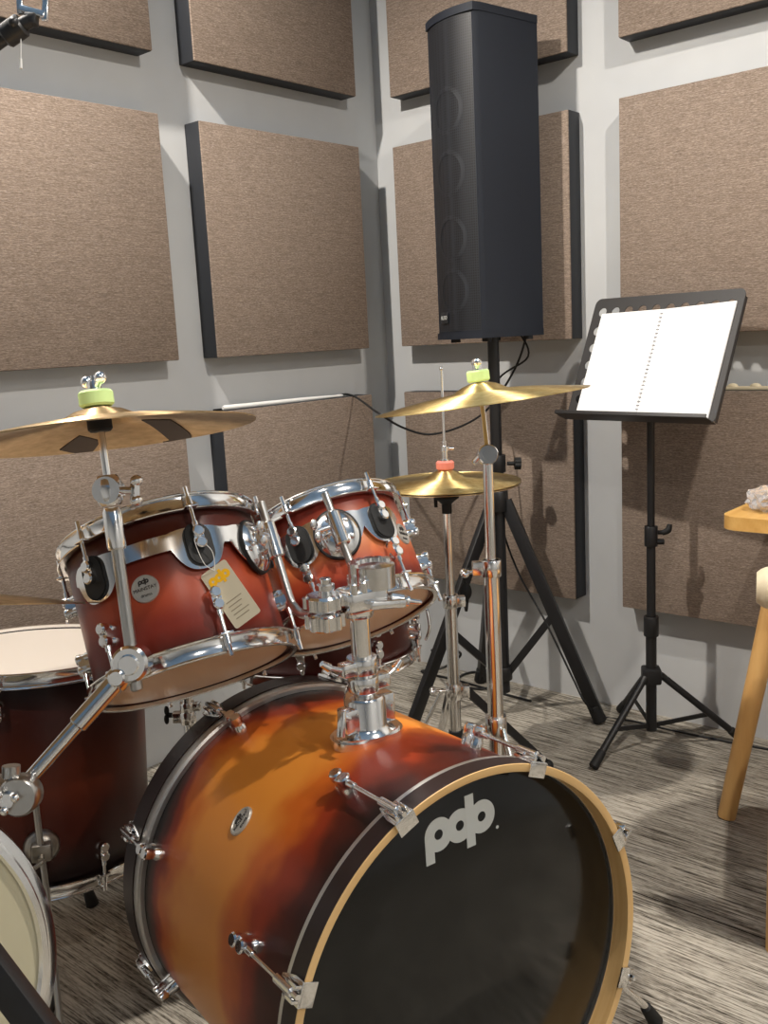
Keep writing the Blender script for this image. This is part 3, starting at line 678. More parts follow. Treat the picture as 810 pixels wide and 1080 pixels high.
# --- column speaker on a black tripod
sc_ = V((-.249, -.6135, 0)); n_ = V((-.964, .27, 0)).normalized(); t_ = V((-.27, -.964, 0)).normalized()
zb0, zt0 = 1.138, 1.985; W_, D_ = .205, .235
SP = frame(V((sc_.x, sc_.y, zb0)), n_, n_.cross(Z) * -1 if (n_.cross(Z) * -1).dot(t_) > 0 else n_.cross(Z), Z)
SPm = frame(V((sc_.x, sc_.y, zb0)), n_, Z.cross(n_), Z)      # x front, y sideways, z up
H_ = zt0 - zb0
sp = thing('column_speaker', 'tall black column speaker with perforated front grille on a pole', 'speaker', V((sc_.x, sc_.y, zb0)))
out = [(-D_ / 2, -W_ / 2 + .02), (D_ / 2 - .018, -W_ / 2), (D_ / 2, -W_ / 2 + .006), (D_ / 2, W_ / 2 - .006), (D_ / 2 - .018, W_ / 2), (-D_ / 2, W_ / 2 - .02)]
b = MB().prism(out, .012, H_ - .012, SPm, .006); link('cabinet', b, CABINET, sp)
arc = [(D_ / 2 + .022 * (1 - (k / 10 - 1) ** 2), (W_ / 2 - .010) * (k / 10 - 1)) for k in range(21)]
caps = [(-D_ / 2, -W_ / 2 + .018), (D_ / 2 - .018, -W_ / 2 - .002)] + [(x + .003, y * 1.09) for x, y in arc] + [(D_ / 2 - .018, W_ / 2 + .002), (-D_ / 2, W_ / 2 - .018)]
link('top_cap', MB().prism(caps, H_ - .020, H_, SPm, .008), CABINET, sp)
link('bottom_cap', MB().prism(caps, 0, .022, SPm, .004), CABINET, sp)
vs = []; fs = []
for z in (.022, H_ - .020):
    vs += [(x, y, z) for x, y in arc]
for k in range(20): fs.append((k, k + 1, 21 + k + 1, 21 + k))
gr = link('grille', MB().add(vs, fs, SPm), GRILLE, sp)
for zc in (.13, .27, .44, .60):
    q = MB(); vs = []; fs = []
    for i in range(3):
        r_ = (.062, .050, .024)[i]
        for k in range(32):
            a = 2 * pi * k / 32; y = r_ * cos(a); vs.append((D_ / 2 + .022 * (1 - (y / (W_ / 2 - .010)) ** 2) + .0006 + .0006 * i, y, zc + r_ * sin(a)))
    for i in range(2):
        for k in range(32): fs.append((i * 32 + k, i * 32 + (k + 1) % 32, (i + 1) * 32 + (k + 1) % 32, (i + 1) * 32 + k))
    link('driver_ring', q.add(vs[:64], fs[:32], SPm), bpy.data.materials.get('driver_grille') or (lambda mm: (setattr(mm, 'name', 'driver_grille'), mm)[1])(GRILLE.copy()), gr)
rp = ramp_ = [n for n in bpy.data.materials['driver_grille'].node_tree.nodes if n.type == 'VALTORGB'][0]
ramp_.color_ramp.elements[0].color = (*rgb(7, 7, 9), 1); ramp_.color_ramp.elements[1].color = (*rgb(38, 41, 47), 1)
FBd = SPm @ M.Translation((D_ / 2 + .0200, -.043, .060)) @ frame(V((0, 0, 0)), V((.22, 1, 0)).normalized(), Z, V((1, -.22, 0)).normalized())
bg = link('badge', MB().box((.042, .030, .003), FBd, .001), mat('badge_black', rgb(38, 40, 44), .4), sp)
link('lettering', text_mb('ALTO', .0150, FBd @ M.Translation((0, 0, .0019))), LOGO, bg)
for x in (-.07, .08):
    for y in (-.07, .07): link('rubber_foot', MB().cyl(SPm @ V((x, y, -.010)), SPm @ V((x, y, .002)), .014, n=16), RUBBER, sp)

fa, fb, fc = atz(632, 763), atz(507, 720), atz(425, 797)
ss = thing('speaker_stand', 'black tripod stand carrying the column speaker, beside the right cymbal', 'speaker stand', V((sc_.x, sc_.y, 0)))
link('inner_pole', MB().cyl((sc_.x, sc_.y, .55), (sc_.x, sc_.y, zb0 + .001), .0165, n=24), BLACK, ss)
link('outer_pole', MB().cyl((sc_.x, sc_.y, .075), (sc_.x, sc_.y, .80), .0195, n=24), BLACK, ss)
collar((sc_.x, sc_.y, .775), .026, .05, ss, BLACK)
mb = MB(); q = V((sc_.x, sc_.y, .775)) + RT * .03; mb.cyl(q, q + RT * .03, .006, n=10)
for k in range(6): mb.cyl(q + RT * .022 + (UP * cos(k * pi / 3) + FW * sin(k * pi / 3)) * .010, q + RT * .040 + (UP * cos(k * pi / 3) + FW * sin(k * pi / 3)) * .010, .008, n=10)
link('knob', mb, RUBBER, ss)
collar((sc_.x, sc_.y, .665), .030, .06, ss, BLACK, 'leg_hub')
collar((sc_.x, sc_.y, .135), .028, .04, ss, BLACK, 'brace_hub')
tripod(ss, sc_, .665, .3, [0, 0, 0], BLACK, .036, .019, (.135, .52), .021, [fa, fb, fc])

# --- cables
def cable(pts, r, label, k=8, name='cable', group=None):
    return single(name, MB().tube(pts, r, 8, k), CABLE, label, 'cable', pts[len(pts) // 2], group)
spb = V((sc_.x, sc_.y, zb0)) - n_ * (D_ / 2 + .006)
cable([spb + V((0, 0, .30)), spb - n_ * .02 + V((0, 0, .1)), spb + V((0, .02, -.06)), at(520, 425, 2.93), at(492, 447, 2.95), at(455, 458, 2.94), at(425, 451, 2.9), at(398, 435, 2.83), V((-.245, -.045, zt + .004)), V((-.33, -.018, zt + .003)), V((-.62, -.016, zt + .003)), V((-.798, -.02, zt + .003))], .0034, 'black cable sagging from the column speaker to the panel with the white stick')
tl_ = at(529, 560, 2.80)
cable([spb + V((0, .03, .02)), spb + V((-.02, -.02, -.06)), at(523, 405, 2.92), at(524, 470, 2.92), at(528, 545, 2.92), at(545, 600, 2.90), at(575, 655, 2.86), at(604, 715, 2.82), at(618, 742, 2.80) , V((*atz(636, 757)[:2], .004)), V((*atz(668, 762)[:2], .004)), V((*atz(720, 774)[:2], .004)), V((*atz(790, 788)[:2], .004)), V((*atz(860, 800)[:2], .004))], .003, 'thin black cable running down beside the right tripod leg and along the wall')
lp = [atz(x, y) + V((0, 0, .005)) for x, y in ((560, 741), (530, 733), (500, 724), (470, 716), (450, 712), (445, 709), (456, 708))]
cable(lp + [at(470, 703, 3.0), at(486, 690, 2.97), at(470, 684, 2.93), at(455, 686, 2.9)], .004, 'black cable on the floor beside the hi-hat pole', 8)
lp = [atz(505 + 22 * cos(R(a)), 719 + 9 * sin(R(a))) + V((0, 0, .005 + .002 * (a > 300))) for a in range(0, 391, 30)]
cable(lp, .004, 'loop of black cable lying round the rear foot of the speaker tripod', 5)
p = at(491, 624, 2.62)
pl = single('power_plug', MB().ball(p, .019, (.9, .9, 1.3)).tube([p + V((0, 0, .02)), p + V((.01, .01, .05)), at(500, 596, 2.80), at(510, 575, 2.85)], .003, 8, 6).tube([p - V((0, 0, .02)), p - V((0, 0, .055))], [.009, .004], 8), RUBBER, 'black plug on a short cable hanging beside the right cymbal stand', 'plug', p)

# --- music stand with an open book
mc = V((-.209, -1.0749, 0)); dc = V((-.2149, -1.0768, 1.0705)); dn = V((-.9003, .1297, .4156)).normalized(); dh = V((-.1426, -.9898, 0)).normalized(); dv = dn.cross(dh).normalized()
if dv.z < 0: dv = -dv
DT = frame(dc, dh, dv, dh.cross(dv))
ms = thing('music_stand', 'black music stand with perforated desk and tripod feet', 'music stand', mc)
pb = MB().prism([(x + .004, y - .002) for x, y in rrect(.444, .348, .018)], -.0015, .0005)
mod = link('desk', pb, DESK)
ct = MB()
for k in range(10): ct.cyl((-.1875 + .0422 * k, .132 , -.02), (-.1875 + .0422 * k, .132, .02), .0125, n=24)
for k in range(1, 6): ct.cyl((-.1895, .126 - .0490 * k, -.02), (-.1895, .126 - .0490 * k, .02), .0125, n=24)
cu = link('cutter', ct, DESK); bo = mod.modifiers.new('holes', 'BOOLEAN'); bo.object = cu; bo.operation = 'DIFFERENCE'; bo.solver = 'EXACT'
dg = bpy.context.evaluated_depsgraph_get(); me = bpy.data.meshes.new_from_object(mod.evaluated_get(dg))
hv = [v.co.copy() for v in me.vertices]; hf = [tuple(p.vertices) for p in me.polygons]
bpy.data.objects.remove(mod); bpy.data.objects.remove(cu); bpy.data.meshes.remove(me)
link('desk', MB().add(hv, hf, DT), DESK, ms)
mb = MB().slab((-.222, -.178, -.001), (.230, -.1755, .050), .001); mb.slab((-.222, -.178, .047), (.230, -.168, .050), .001); link('ledge', move(mb, DT), DESK, ms)
link('desk_edge', move(MB().slab((.2245, -.172, -.012), (.2265, .152, .0005), .0005), DT), DESK, ms)
link('desk_edge', move(MB().slab((-.2185, -.172, -.012), (-.2165, .152, .0005), .0005), DT), DESK, ms)
for z0, z1, r_ in ((.045, .36, .0145), (.34, .60, .0120), (.58, 1.02, .0100)): link('tube', MB().cyl((mc.x, mc.y, z0), (mc.x, mc.y, z1), r_, n=24), BLACK, ms)
collar((mc.x, mc.y, .345), .0200, .055, ms, BLACK); collar((mc.x, mc.y, .595), .0175, .055, ms, BLACK)
q = V((mc.x, mc.y, .605)); mb = MB(); mb.cyl(q, q + RT * .04, .006, n=10); mb.tube([q + RT * .030 - UP * .002, q + RT * .046 + UP * .006, q + RT * .050 + UP * .022], [.007, .009, .006], 10, 3); mb.cyl(q - UP * .025 + RT * .01, q - UP * .025 + RT * .034, .008, n=12); link('knob', mb, RUBBER, ms)
mb = MB(); mb.box((.05, .05, .045), M.Translation((mc.x, mc.y, .205)) @ M.Rotation(.6, 4, 'Z'), .006); link('leg_hub', mb, BLACK, ms)
mb = MB(); mb.cyl((mc.x, mc.y, 1.0), dc - dn * .03, .012, n=16); mb.box((.05, .09, .022), DT @ M.Translation((0, 0, -.014)), .004); link('desk_bracket', mb, BLACK, ms)
fm = [atz(627, 812), atz(655, 752), atz(783, 785)]
for f in fm:
    d = f - V((mc.x, mc.y, 0)); d.z = 0; d.normalize(); p = V((mc.x, mc.y, .205)) + d * .025; q = V((f.x, f.y, .014)); u = (p - q).normalized()
    lg = link('leg', MB().cyl(p, q, .0095, n=16), BLACK, ms); link('rubber_foot', MB().cyl(q - u * .008, q + u * .045, .0135, .0115, 16, .003), RUBBER, lg)
    link('brace', MB().bar(V((mc.x, mc.y, .060)) + d * .01, p + (q - p) * .60, .012, .005, d.cross(Z)), BLACK, ms)
bk = thing('music_book', 'open white spiral-bound book resting on the black music stand', 'book', DT @ V((.01, -.17, .003)))
bt = DT @ M.Translation((0, 0, .0012))
link('page', move(MB().prism([(-.185, -.1655), (.0035, -.1655), (.0060, .1270), (-.183, .124)], 0, .0055), bt), PAPER, bk)
link('page', move(MB().prism([(.0045, -.1655), (.2075, -.1640), (.2095, .1370), (.0070, .1270)], 0, .0050), bt), PAPER, bk)
mb = MB()
for k in range(26):
    y = -.158 + k * .0109; x = .0042 + .0026 * k / 26
    mb.tube([V((x - .0040, y, .0052)), V((x - .002, y, .0078)), V((x + .002, y, .0078)), V((x + .0040, y, .0050))], .0009, 6, 2)
link('spiral_binding', move(mb, bt), COIL, bk)

# --- cymbals
def cymbal_mb(rad, h, bell=.052, T=None):
    pr = [(.0065, h), (.016, h - .0008), (bell * .62, h - .005), (bell * .86, h - .011), (bell, h - .0155), (bell * 1.12, h - .0172)]
    h1 = h - .0172; 
    for k in range(1, 11): 
        t = k / 10; r_ = bell * 1.12 + (rad - bell * 1.12) * t; pr.append((r_, h1 * (1 - t ** 1.35)))
    low = [(r_, z - .0016) for r_, z in reversed(pr)]
    return MB().lathe(pr + low, 120, T, closed=True)
def felt(T, z, r, h, parent, mt): 
    return link('felt', MB().lathe([(.004, z), (r - .003, z), (r, z + .003), (r, z + h - .003), (r - .003, z + h), (.004, z + h)], 32, T, closed=True), mt, parent)
def wingnut(T, z, parent):
    mb = MB().lathe([(0, z), (.009, z), (.008, z + .012), (.004, z + .014), (.004, z + .020), (0, z + .020)], 18, T)
    for s_ in (-1, 1): mb.tube([T @ V((0, s_ * .005, z + .005)), T @ V((0, s_ * .012, z + .011))], [.0045, .005], 10); mb.ball(T @ V((0, s_ * .0165, z + .0145)), .0082, n=10)
    return link('wing_nut', mb, CHROME, parent)

# right crash cymbal
ca = V((-.0301, .1004, .9945)).normalized(); c0 = V((-1.0709, -1.1441, 1.0264)); CT = basis(c0, ca, RT)
cy = thing('crash_cymbal', 'bright gold crash cymbal on the straight stand in front of the speaker', 'cymbal', CT)
link('bowl', cymbal_mb(.203, .035, .05, CT), BRASS, cy)
P = V((-1.1121, -1.1827, 0)); tp = at(507, 455, 1.86)
cs = thing('cymbal_stand', 'chrome straight cymbal stand behind the bass drum', 'cymbal stand', P)
jt = V((P.x, P.y, .930))
link('tilter_rod', MB().tube([jt + V((0, 0, .004)), c0 - ca * .03, c0 + ca * .062], .0048, 12), CHROME, cs)
felt(CT, .036, .0215, .022, cs, NEON); wingnut(CT, .058, cs)
felt(CT, .004, .014, .020, cs, RUBBER)
F = basis(jt, -FW, Z); mb = MB().lathe([(0, -.016), (.017, -.016), (.019, -.013), (.019, .013), (.017, .016), (0, .016)], 28, F); mb.lathe([(0, .016), (.010, .016), (.010, .022), (0, .022)], 20, F)
tlt = link('tilter', mb, CHROME, cs)
mb = MB(); mb.tube([jt + FW * -.012 - RT * .012, jt - RT * .022 - UP * .012, jt - RT * .026 - UP * .016], [.005, .006, .005], 10); link('wing_screw', mb, CHROME, tlt)
link('upper_tube', MB().cyl((P.x, P.y, .69), (P.x, P.y, .93), .0098, n=24), CHROME, cs)
link('lower_tube', MB().cyl((P.x, P.y, .10), (P.x, P.y, .715), .0152, n=28), CHROME, cs)
collar((P.x, P.y, .715), .0195, .032, cs, CHROME, 'collar', Z, -RT, -RT - UP * .2)
collar((P.x, P.y, .40), .021, .04, cs, CHROME, 'leg_collar'); collar((P.x, P.y, .16), .021, .035, cs, CHROME, 'leg_collar')
ar = math.degrees(math.atan2(RT.y, RT.x)); tripod(cs, P, .40, .22, [ar + 65, ar - 65, ar + 180], CHROME, .018, .006, (.16, .55), .014)

# hi-hat
Hc = V((-.7678, -.8203, .8073)); HT = M.Translation(Hc)
hh = thing('hi_hat_cymbal', 'gold top hi-hat cymbal with a coral felt above it', 'cymbal', HT, 'hi-hat cymbals'); link('bowl', cymbal_mb(.178, .030, .045, HT), BRASS, hh)
HB = M.Translation(Hc - Z * .006) @ M.Rotation(pi, 4, 'X')
h2 = thing('hi_hat_cymbal', 'dark bottom hi-hat cymbal lying under the gold one', 'cymbal', HB, 'hi-hat cymbals'); link('bowl', cymbal_mb(.178, .024, .045, HB), BRASSD, h2)
hs = thing('hi_hat_stand', 'chrome hi-hat stand between the small tom and the right cymbal stand', 'hi-hat stand', V((Hc.x, Hc.y, 0)))
link('pull_rod', MB().cyl(Hc - Z * .12, V((Hc.x, Hc.y, 1.075)), .0034, n=12).ball((Hc.x, Hc.y, 1.075), .0048, n=8), CHROME, hs)
felt(HT, .031, .0215, .020, hs, PINK)
link('clutch', MB().lathe([(.003, .051), (.012, .051), (.012, .056), (.008, .057), (.008, .074), (.0105, .075), (.0105, .086), (.006, .088), (.006, .098), (.003, .098)], 24, HT, closed=True).cyl(Hc + Z * .081, Hc + Z * .081 + RT * .022, .0035, n=10), CHROME, hs)
link('seat_cup', MB().lathe([(0, -.0345), (.030, -.0345), (.030, -.038), (.018, -.046), (.012, -.052), (.012, -.075), (0, -.075)], 28, HT).cyl(Hc - Z * .034 - RT * .026, Hc - Z * .060 - RT * .026, .0045, n=10), RUBBER, hs)
link('upper_tube', MB().cyl((Hc.x, Hc.y, .48), Hc - Z * .07, .0115, n=24), CHROME, hs)
link('lower_tube', MB().cyl((Hc.x, Hc.y, .17), (Hc.x, Hc.y, .515), .0150, n=24), CHROME, hs)
link('tube_end', MB().cyl((Hc.x, Hc.y, .150), (Hc.x, Hc.y, .185), .0175, n=20, bev=.003), RUBBER, hs)
collar((Hc.x, Hc.y, .515), .0195, .032, hs, CHROME, 'collar', Z, RT, None)
collar((Hc.x, Hc.y, .285), .0205, .038, hs, CHROME, 'leg_collar', Z, RT, -RT)
fr = atz(578, 812); fl = atz(415, 838); fbk = V((Hc.x, Hc.y, 0)) + V((.20, .22, 0))
for f, mt_ in ((fr, BLACK), (fbk, CHROME)):
    d = f - V((Hc.x, Hc.y, 0)); d.z = 0; d.normalize(); p = V((Hc.x, Hc.y, .285)) + d * .03; q = V((f.x, f.y, .014))
    lg = link('leg', MB().bar(p + d.cross(Z) * .008, q + d.cross(Z) * .003, .020, .004, d.cross(Z)).bar(p - d.cross(Z) * .008, q - d.cross(Z) * .003, .020, .004, d.cross(Z)), mt_, hs); link('rubber_foot', MB().ball(q, .015, n=10), RUBBER, lg)
d = fl - V((Hc.x, Hc.y, 0)); d.z = 0; d.normalize(); s_ = d.cross(Z); p = V((Hc.x, Hc.y, .285)) + d * .03; q = V((fl.x, fl.y, .014))
lg = link('leg', MB().cyl(p + s_ * .009, q, .005, n=12).cyl(p - s_ * .009, q, .005, n=12), CHROME, hs); link('rubber_foot', MB().ball(q, .015, n=10), RUBBER, lg)
pd = V((Hc.x, Hc.y, 0)) + V((-.12, -.22, 0)); 
link('pedal_frame', MB().tube([V((Hc.x, Hc.y, .17)) - RT * .02, V((Hc.x, Hc.y, .02)) - RT * .04, pd + V((0, 0, .012)) - RT * .03], .004, 10).tube([V((Hc.x, Hc.y, .17)) + RT * .02, V((Hc.x, Hc.y, .02)) + RT * .04, pd + V((0, 0, .012)) + RT * .03], .004, 10), CHROME, hs)
link('footboard', MB().bar(V((Hc.x, Hc.y, .10)) + V((-.02, -.03, 0)), pd + V((0, 0, .018)), .075, .006, RT, .002), CHROME, hs)

# left cymbal on its boom stand
la = V((.068, .17, .983)).normalized(); l0 = V((-1.8653, -1.0951, 1.0449)); LT = basis(l0, la, V((1, 0, 0)))
lc = thing('crash_cymbal', 'large bronze cymbal at the left edge, seen from below, with dark pads underneath', 'cymbal', LT)
link('bowl', cymbal_mb(.203, .038, .052, LT), BRASSD, lc)
def under(px, py):
    I = LT.inverted(); o = I @ CAM; d = I.to_3x3() @ ray(px, py); t = (.012 - o.z) / d.z; p = o + d * t; return p
for quad in (((62, 468), (84, 461), (106, 462), (92, 469)), ((150, 448), (180, 445), (216, 455), (190, 459))):
    c4 = [under(x, y) for x, y in quad]; g = 7; up = []; fs = []
    for a in range(g):
        for b_ in range(g):
            u_, w_ = a / (g - 1), b_ / (g - 1); q = (c4[0] * (1 - u_) + c4[1] * u_) * (1 - w_) + (c4[3] * (1 - u_) + c4[2] * u_) * w_
            r_ = min(math.hypot(q.x, q.y), .198); k_ = r_ / max(math.hypot(q.x, q.y), 1e-6); tt_ = min(1, max(0, (r_ - .0582) / (.203 - .0582)))
            up.append((q.x * k_, q.y * k_, .0208 * (1 - tt_ ** 1.35) - .0016))
    lo = [(x, y, z - .0014) for x, y, z in up]; m_ = g * g
    for a in range(g - 1):
        for b_ in range(g - 1):
            o = a * g + b_; fs += [(o, o + 1, o + g + 1, o + g), (m_ + o, m_ + o + g, m_ + o + g + 1, m_ + o + 1)]
    ring = [a * g for a in range(g)] + [(g - 1) * g + b_ for b_ in range(1, g)] + [a * g + g - 1 for a in range(g - 2, -1, -1)] + [b_ for b_ in range(g - 2, 0, -1)]
    for a in range(len(ring)): p_, q_ = ring[a], ring[(a + 1) % len(ring)]; fs.append((p_, q_, m_ + q_, m_ + p_))
    link('damping_pad', MB().add(up + lo, fs, LT), PAD, lc)
pp = at(-112, 850, 1.36); J = l0 - la * .300; K = at(18, 836, 1.22)
bs = thing('boom_cymbal_stand', 'chrome boom stand holding the left cymbal over the tom', 'cymbal stand', V((pp.x, pp.y, 0)))
link('tilter_rod', MB().tube([l0 - la * .06, l0 + la * .066], .0052, 12), CHROME, bs)
felt(LT, .039, .0225, .021, bs, NEON); wingnut(LT, .060, bs)
felt(LT, .006, .016, .022, bs, RUBBER)
q = l0 - la * .072; mb = MB().lathe([(0, -.020), (.013, -.020), (.0165, -.014), (.0175, 0), (.0165, .014), (.013, .020), (0, .020)], 24, basis(q, la)); mb.lathe([(0, -.016), (.018, -.016), (.018, .016), (0, .016)], 24, basis(q, FW))
tt = link('tilter', mb, CHROME, bs)
mb = MB(); mb.cyl(q, q + RT * .030, .005, n=10)
for s_ in (-1, 1): mb.ball(q + RT * .036 + UP * s_ * .013, .0085, (1.1, .8, .9), n=8)
mb.bar(q + RT * .034 - UP * .012, q + RT * .034 + UP * .012, .010, .008); link('wing_nut', mb, CHROME, tt)
link('rod_sleeve', MB().lathe([(0, 0), (.0115, 0), (.0125, .004), (.0125, .050), (.0095, .056), (0, .056)], 20, basis(l0 - la * .150, la)), CHROME, bs)
link('boom_rod', MB().cyl(l0 - la * .338, l0 - la * .10, .0082, n=20, bev=.002), STEEL, bs)
F = basis(J - FW * .006, -FW, Z); mb = MB().lathe([(0, -.020), (.021, -.020), (.0245, -.016), (.0245, .012), (.021, .016), (0, .016)], 32, F); mb.lathe([(.0, .016), (.014, .016), (.012, .021), (0, .021)], 24, F)
u = (K - J).normalized(); mb.cyl(J - u * .0, J + u * .035, .0165, n=20)
jn = link('joint_clamp', mb, CHROME, bs)
q = J + u * .022 - FW * .018; mb = MB().lathe([(0, -.01), (.011, -.01), (.0115, .006), (.009, .009), (0, .009)], 20, basis(q, -FW)); link('bolt', mb, CHROME, jn)
link('boom_arm', MB().cyl(J + u * .02, K, .0092, n=20), CHROME, bs)
link('arm_sleeve', MB().cyl(J + u * .035, J + u * .105, .0128, n=20, bev=.002), CHROME, bs)
# casting at the arm's lower end, then the upright
mb = MB(); F = basis(K, -FW, RT); w_ = K - pp; 
c1 = at(22, 838, 1.20); c2 = V((pp.x, pp.y, c1.z - .01))
mb.lathe([(0, -.014), (.022, -.014), (.025, -.010), (.025, .010), (.022, .014), (0, .014)], 32, basis(c1, -FW)); mb.bar(c1, c2, .042, .022, Z, .006); mb.cyl(c1 + UP * .022 - RT * .012, c1 + UP * .036 - RT * .012, .011, n=16)
cst = link('boom_head', mb, STEEL, bs)
q = c1 - FW * .016 - RT * .010 + UP * -.002; mb = MB().lathe([(0, -.004), (.011, -.004), (.009, .006), (0, .006)], 16, basis(q, -FW))
for a in (20, 140, 260): mb.ball(q - FW * .006 + (RT * cos(R(a)) + UP * sin(R(a))) * .012, .0055, (1, 1, 1), n=8)
link('wing_screw', mb, CHROME, cst)
link('upright_tube', MB().cyl((pp.x, pp.y, .10), (pp.x, pp.y, c2.z + .03), .0135, n=24), CHROME, bs)
collar((pp.x, pp.y, .38), .019, .04, bs, CHROME, 'leg_collar'); tripod(bs, pp, .38, .24, [100, 190, 300], CHROME, .018, .006, None, .014)

# a further cymbal seen edge-on, on an arm of the same boom stand
e_c = at(-95, 638.5, 1.27); e_t = at(82, 635.5, 1.27); en = (e_t - CAM).cross(e_c - CAM).normalized()
if en.z < 0: en = -en
ET = basis(e_c, en, RT)
ec = thing('ride_cymbal', 'bronze cymbal seen exactly edge-on at the left edge, above the white floor tom head', 'cymbal', ET)
link('bowl', cymbal_mb((e_t - e_c).length, .034, .05, ET), BRASSD, ec)
g0 = V((pp.x, pp.y, c2.z + .012)); g1 = e_c - en * .045
link('cymbal_arm', MB().tube([g0, g0 + Z * .05, g1 - en * .03, g1, e_c + en * .05], .0062, 12, 6), CHROME, bs)
felt(ET, .036, .016, .012, bs, RUBBER); felt(ET, -.004, .015, .016, bs, RUBBER)

# drum throne behind the bass drum: only its post shows
th_p = at(198, 750, 2.25); tb_ = V((th_p.x, th_p.y, 0)); sz = at(198, 640, 2.25).z
dt = thing('drum_throne', 'chrome post of a drum throne showing between the floor tom and the bass drum hoop', 'drum throne', tb_)
link('seat', MB().lathe([(0, sz - .05), (.13, sz - .05), (.142, sz - .04), (.142, sz - .012), (.13, sz), (0, sz + .004)], 48, M.Translation(tb_)), BLACK, dt)
link('post', MB().cyl(tb_ + Z * .10, tb_ + Z * (sz - .048), .0125, n=24), CHROME, dt)
collar(tb_ + Z * (th_p.z + .012), .0175, .022, dt, CHROME, 'collar', Z, RT); cl_ = collar(tb_ + Z * (th_p.z - .014), .0190, .030, dt, CHROME, 'collar', Z, -RT)
q = tb_ + Z * (th_p.z - .010) - RT * .030; link('wing_screw', MB().cyl(q, q - RT * .016, .006, n=12).ball(q - RT * .020 + UP * .010, .010, (.6, .6, 1.2), n=8).ball(q - RT * .020 - UP * .010, .010, (.6, .6, 1.2), n=8), RUBBER, cl_)
ar2 = math.degrees(math.atan2(RT.y, RT.x)); tripod(dt, tb_, .20, .22, [ar2 + 20, ar2 + 140, ar2 - 100], CHROME, .018, .006, None, .014)

# --- microphone boom in the top left corner
m0 = at(-150, 150, 1.45); m1 = at(22, 27, 1.40); mp_ = at(-175, 400, 1.50)
mbm = thing('microphone_boom', 'black microphone boom arm with a silver clip in the top left corner', 'microphone stand', V((m0.x, m0.y, 0)))
u = (m1 - m0).normalized()
link('boom_arm', MB().cyl(m0 - u * .04, m1 - u * .012, .0105, n=20), BLACK, mbm)
mb = MB().cyl(m1 - u * .03, m1 + u * .004, .017, n=20, bev=.003); mb.ball(m1 - u * .006 - FW * .016, .0075, n=10); link('clutch', mb, BLACK, mbm)
link('neck', MB().cyl(m1 + u * .002, m1 + UP * .008 + RT * .014, .010, n=16).box((.018, .018, .016), basis(m1 + UP * .008 + RT * .015, UP, RT), .003), BLACK, mbm)
q = m1 + UP * .019 + RT * .017; xr = (RT * .96 - UP * .26).normalized()
mb = MB().bar(q - xr * .019, q + xr * .019, .012, .010, UP, .002)
for s_ in (-1, 1): mb.bar(q + xr * .018 * s_ - UP * .008, q + xr * (.018 + .004) * s_ + UP * .055, .007, .009, xr, .002)
mb.bar(q - xr * .014 + UP * .030, q + xr * .014 + UP * .024, .008, .006, UP, .001); link('clip_frame', mb, CHROME, mbm)
link('safety_wire', MB().tube([m1 - UP * .004, m1 - UP * .035, m1 - UP * .050], .0008, 6).tube([m1 - UP * .048, m1 - UP * .062], [.0018, .0022], 8), WHITEPL, mbm)
link('upright_tube', MB().cyl((m0.x, m0.y, .03), (m0.x, m0.y, m0.z + .03), .0125, n=20), BLACK, mbm)
link('round_base', MB().lathe([(0, 0), (.125, 0), (.125, .008), (.115, .016), (.02, .022), (.02, .04), (0, .04)], 48, M.Translation((m0.x, m0.y, 0))), BLACK, mbm)
collar(m0, .02, .05, mbm, BLACK, 'swivel')

# --- wooden table at the right edge, with a plastic wrapper on it
tp = at(757, 546, 2.14); tz = tp.z + .004
tb = thing('wooden_table', 'light wooden table with rounded corner at the right edge', 'table', V((tp.x + .2, tp.y - .4, 0)))
wx, wy = -.085 - tp.x, .85
out = [(tp.x + wx / 2 + a, tp.y - wy / 2 + b_) for a, b_ in rrect(wx, wy, .045, 12)]
link('tabletop', MB().prism(out, tz - .030, tz, None, .005), OAK, tb)
tf_ = [atz(766, 862), V((-.12, -1.42, 0)), V((tp.x, -2.24, 0)), V((-.12, -2.24, 0))]
tops = [at(834, 562, 2.17), V((-.16, -1.55, 0)), V((tp.x + .12, -2.10, 0)), V((-.16, -2.10, 0))]
for f, t in zip(tf_, tops):
    link('leg', MB().cyl(V((f.x, f.y, 0)), V((t.x, t.y, tz - .028)), .0205, .026, 28, .002), BEECH, tb)
pc_ = at(811, 533, 2.17); random.seed(3)
bmx = bmesh.new(); bmesh.ops.create_icosphere(bmx, subdivisions=3, radius=.046)
for v in bmx.verts:
    v.co *= 1 + random.uniform(-.22, .22); v.co.z = max(-.026, v.co.z * .62); v.co.x *= 1.15
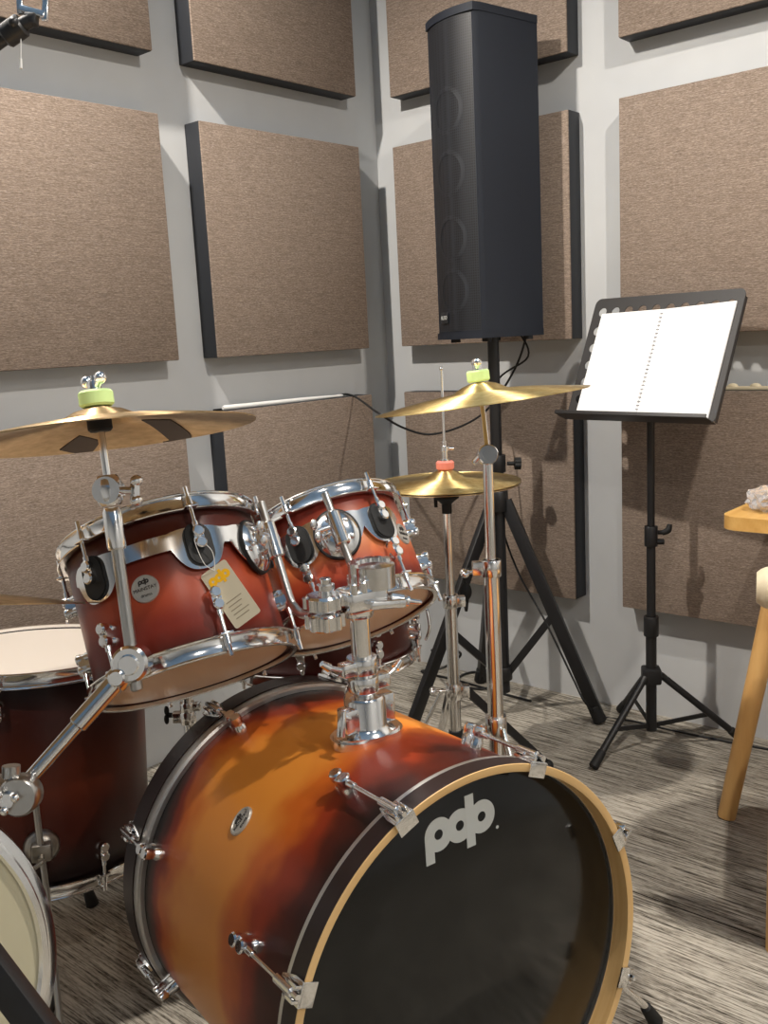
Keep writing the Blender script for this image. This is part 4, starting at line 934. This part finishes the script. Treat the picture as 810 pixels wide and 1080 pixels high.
mb = MB(); mb.bm(bmx, M.Translation((pc_.x, pc_.y, tz + .0265))); single('plastic_wrapper', mb, GLASSY, 'crumpled clear plastic wrapper lying on the wooden table', 'wrapper', (pc_.x, pc_.y, tz))
for p in bpy.data.objects['plastic_wrapper'].data.polygons: p.use_smooth = False

# --- wooden chair at the right edge, in front of the table
f0 = atz(820, 1002); r0 = at(826, 640, 1.70); 
ch = thing('wooden_chair', 'light wooden chair with curved top rail at the right edge, nearest the camera', 'chair', V((f0.x + .2, f0.y - .2, 0)))
ztop = at(812, 612, 1.70).z
dx_ = V((.35, -.94, 0)).normalized(); dy_ = V((.94, .35, 0)).normalized()      # along the back, towards the seat
A = V((f0.x, f0.y, 0)); B = A + dx_ * .40
for q in (A, B): link('back_post', MB().tube([q, q + Z * .45, q + Z * ztop - dy_ * .03], [.021, .021, .019], 20, 4), BEECH, ch)
link('top_rail', MB().tube([A - dx_ * .048 + Z * ztop - dy_ * .03, A + dx_ * .0 + Z * ztop - dy_ * .034, A + dx_ * .2 + Z * ztop - dy_ * .075, B + Z * ztop - dy_ * .034, B + dx_ * .03 + Z * ztop - dy_ * .03], [.026, .042, .044, .042, .026], 20, 6), CREAMWOOD, ch)
Sx = frame((A + B) / 2 + dy_ * .20 + Z * .44, dx_, dy_, Z)
link('seat', MB().prism(rrect(.43, .42, .06), -.012, .014, Sx, .006), BEECH, ch)
for s_ in (-1, 1): link('front_leg', MB().cyl(Sx @ V((s_ * .175, .17, -.010)), V(((Sx @ V((s_ * .185, .19, 0))).x, (Sx @ V((s_ * .185, .19, 0))).y, 0)), .020, .016, 20), BEECH, ch)

#@@END
# ------------------------------------------------------------------ look
scene.view_settings.view_transform = 'Standard'; scene.view_settings.look = 'None'
scene.view_settings.gamma = 1.0; scene.view_settings.use_curve_mapping = False
scene.view_settings.exposure = 0.32
w = bpy.data.worlds.new('world'); scene.world = w; w.use_nodes = True
w.node_tree.nodes['Background'].inputs[0].default_value = (0.35, 0.4, 0.5, 1); w.node_tree.nodes['Background'].inputs[1].default_value = 0.2
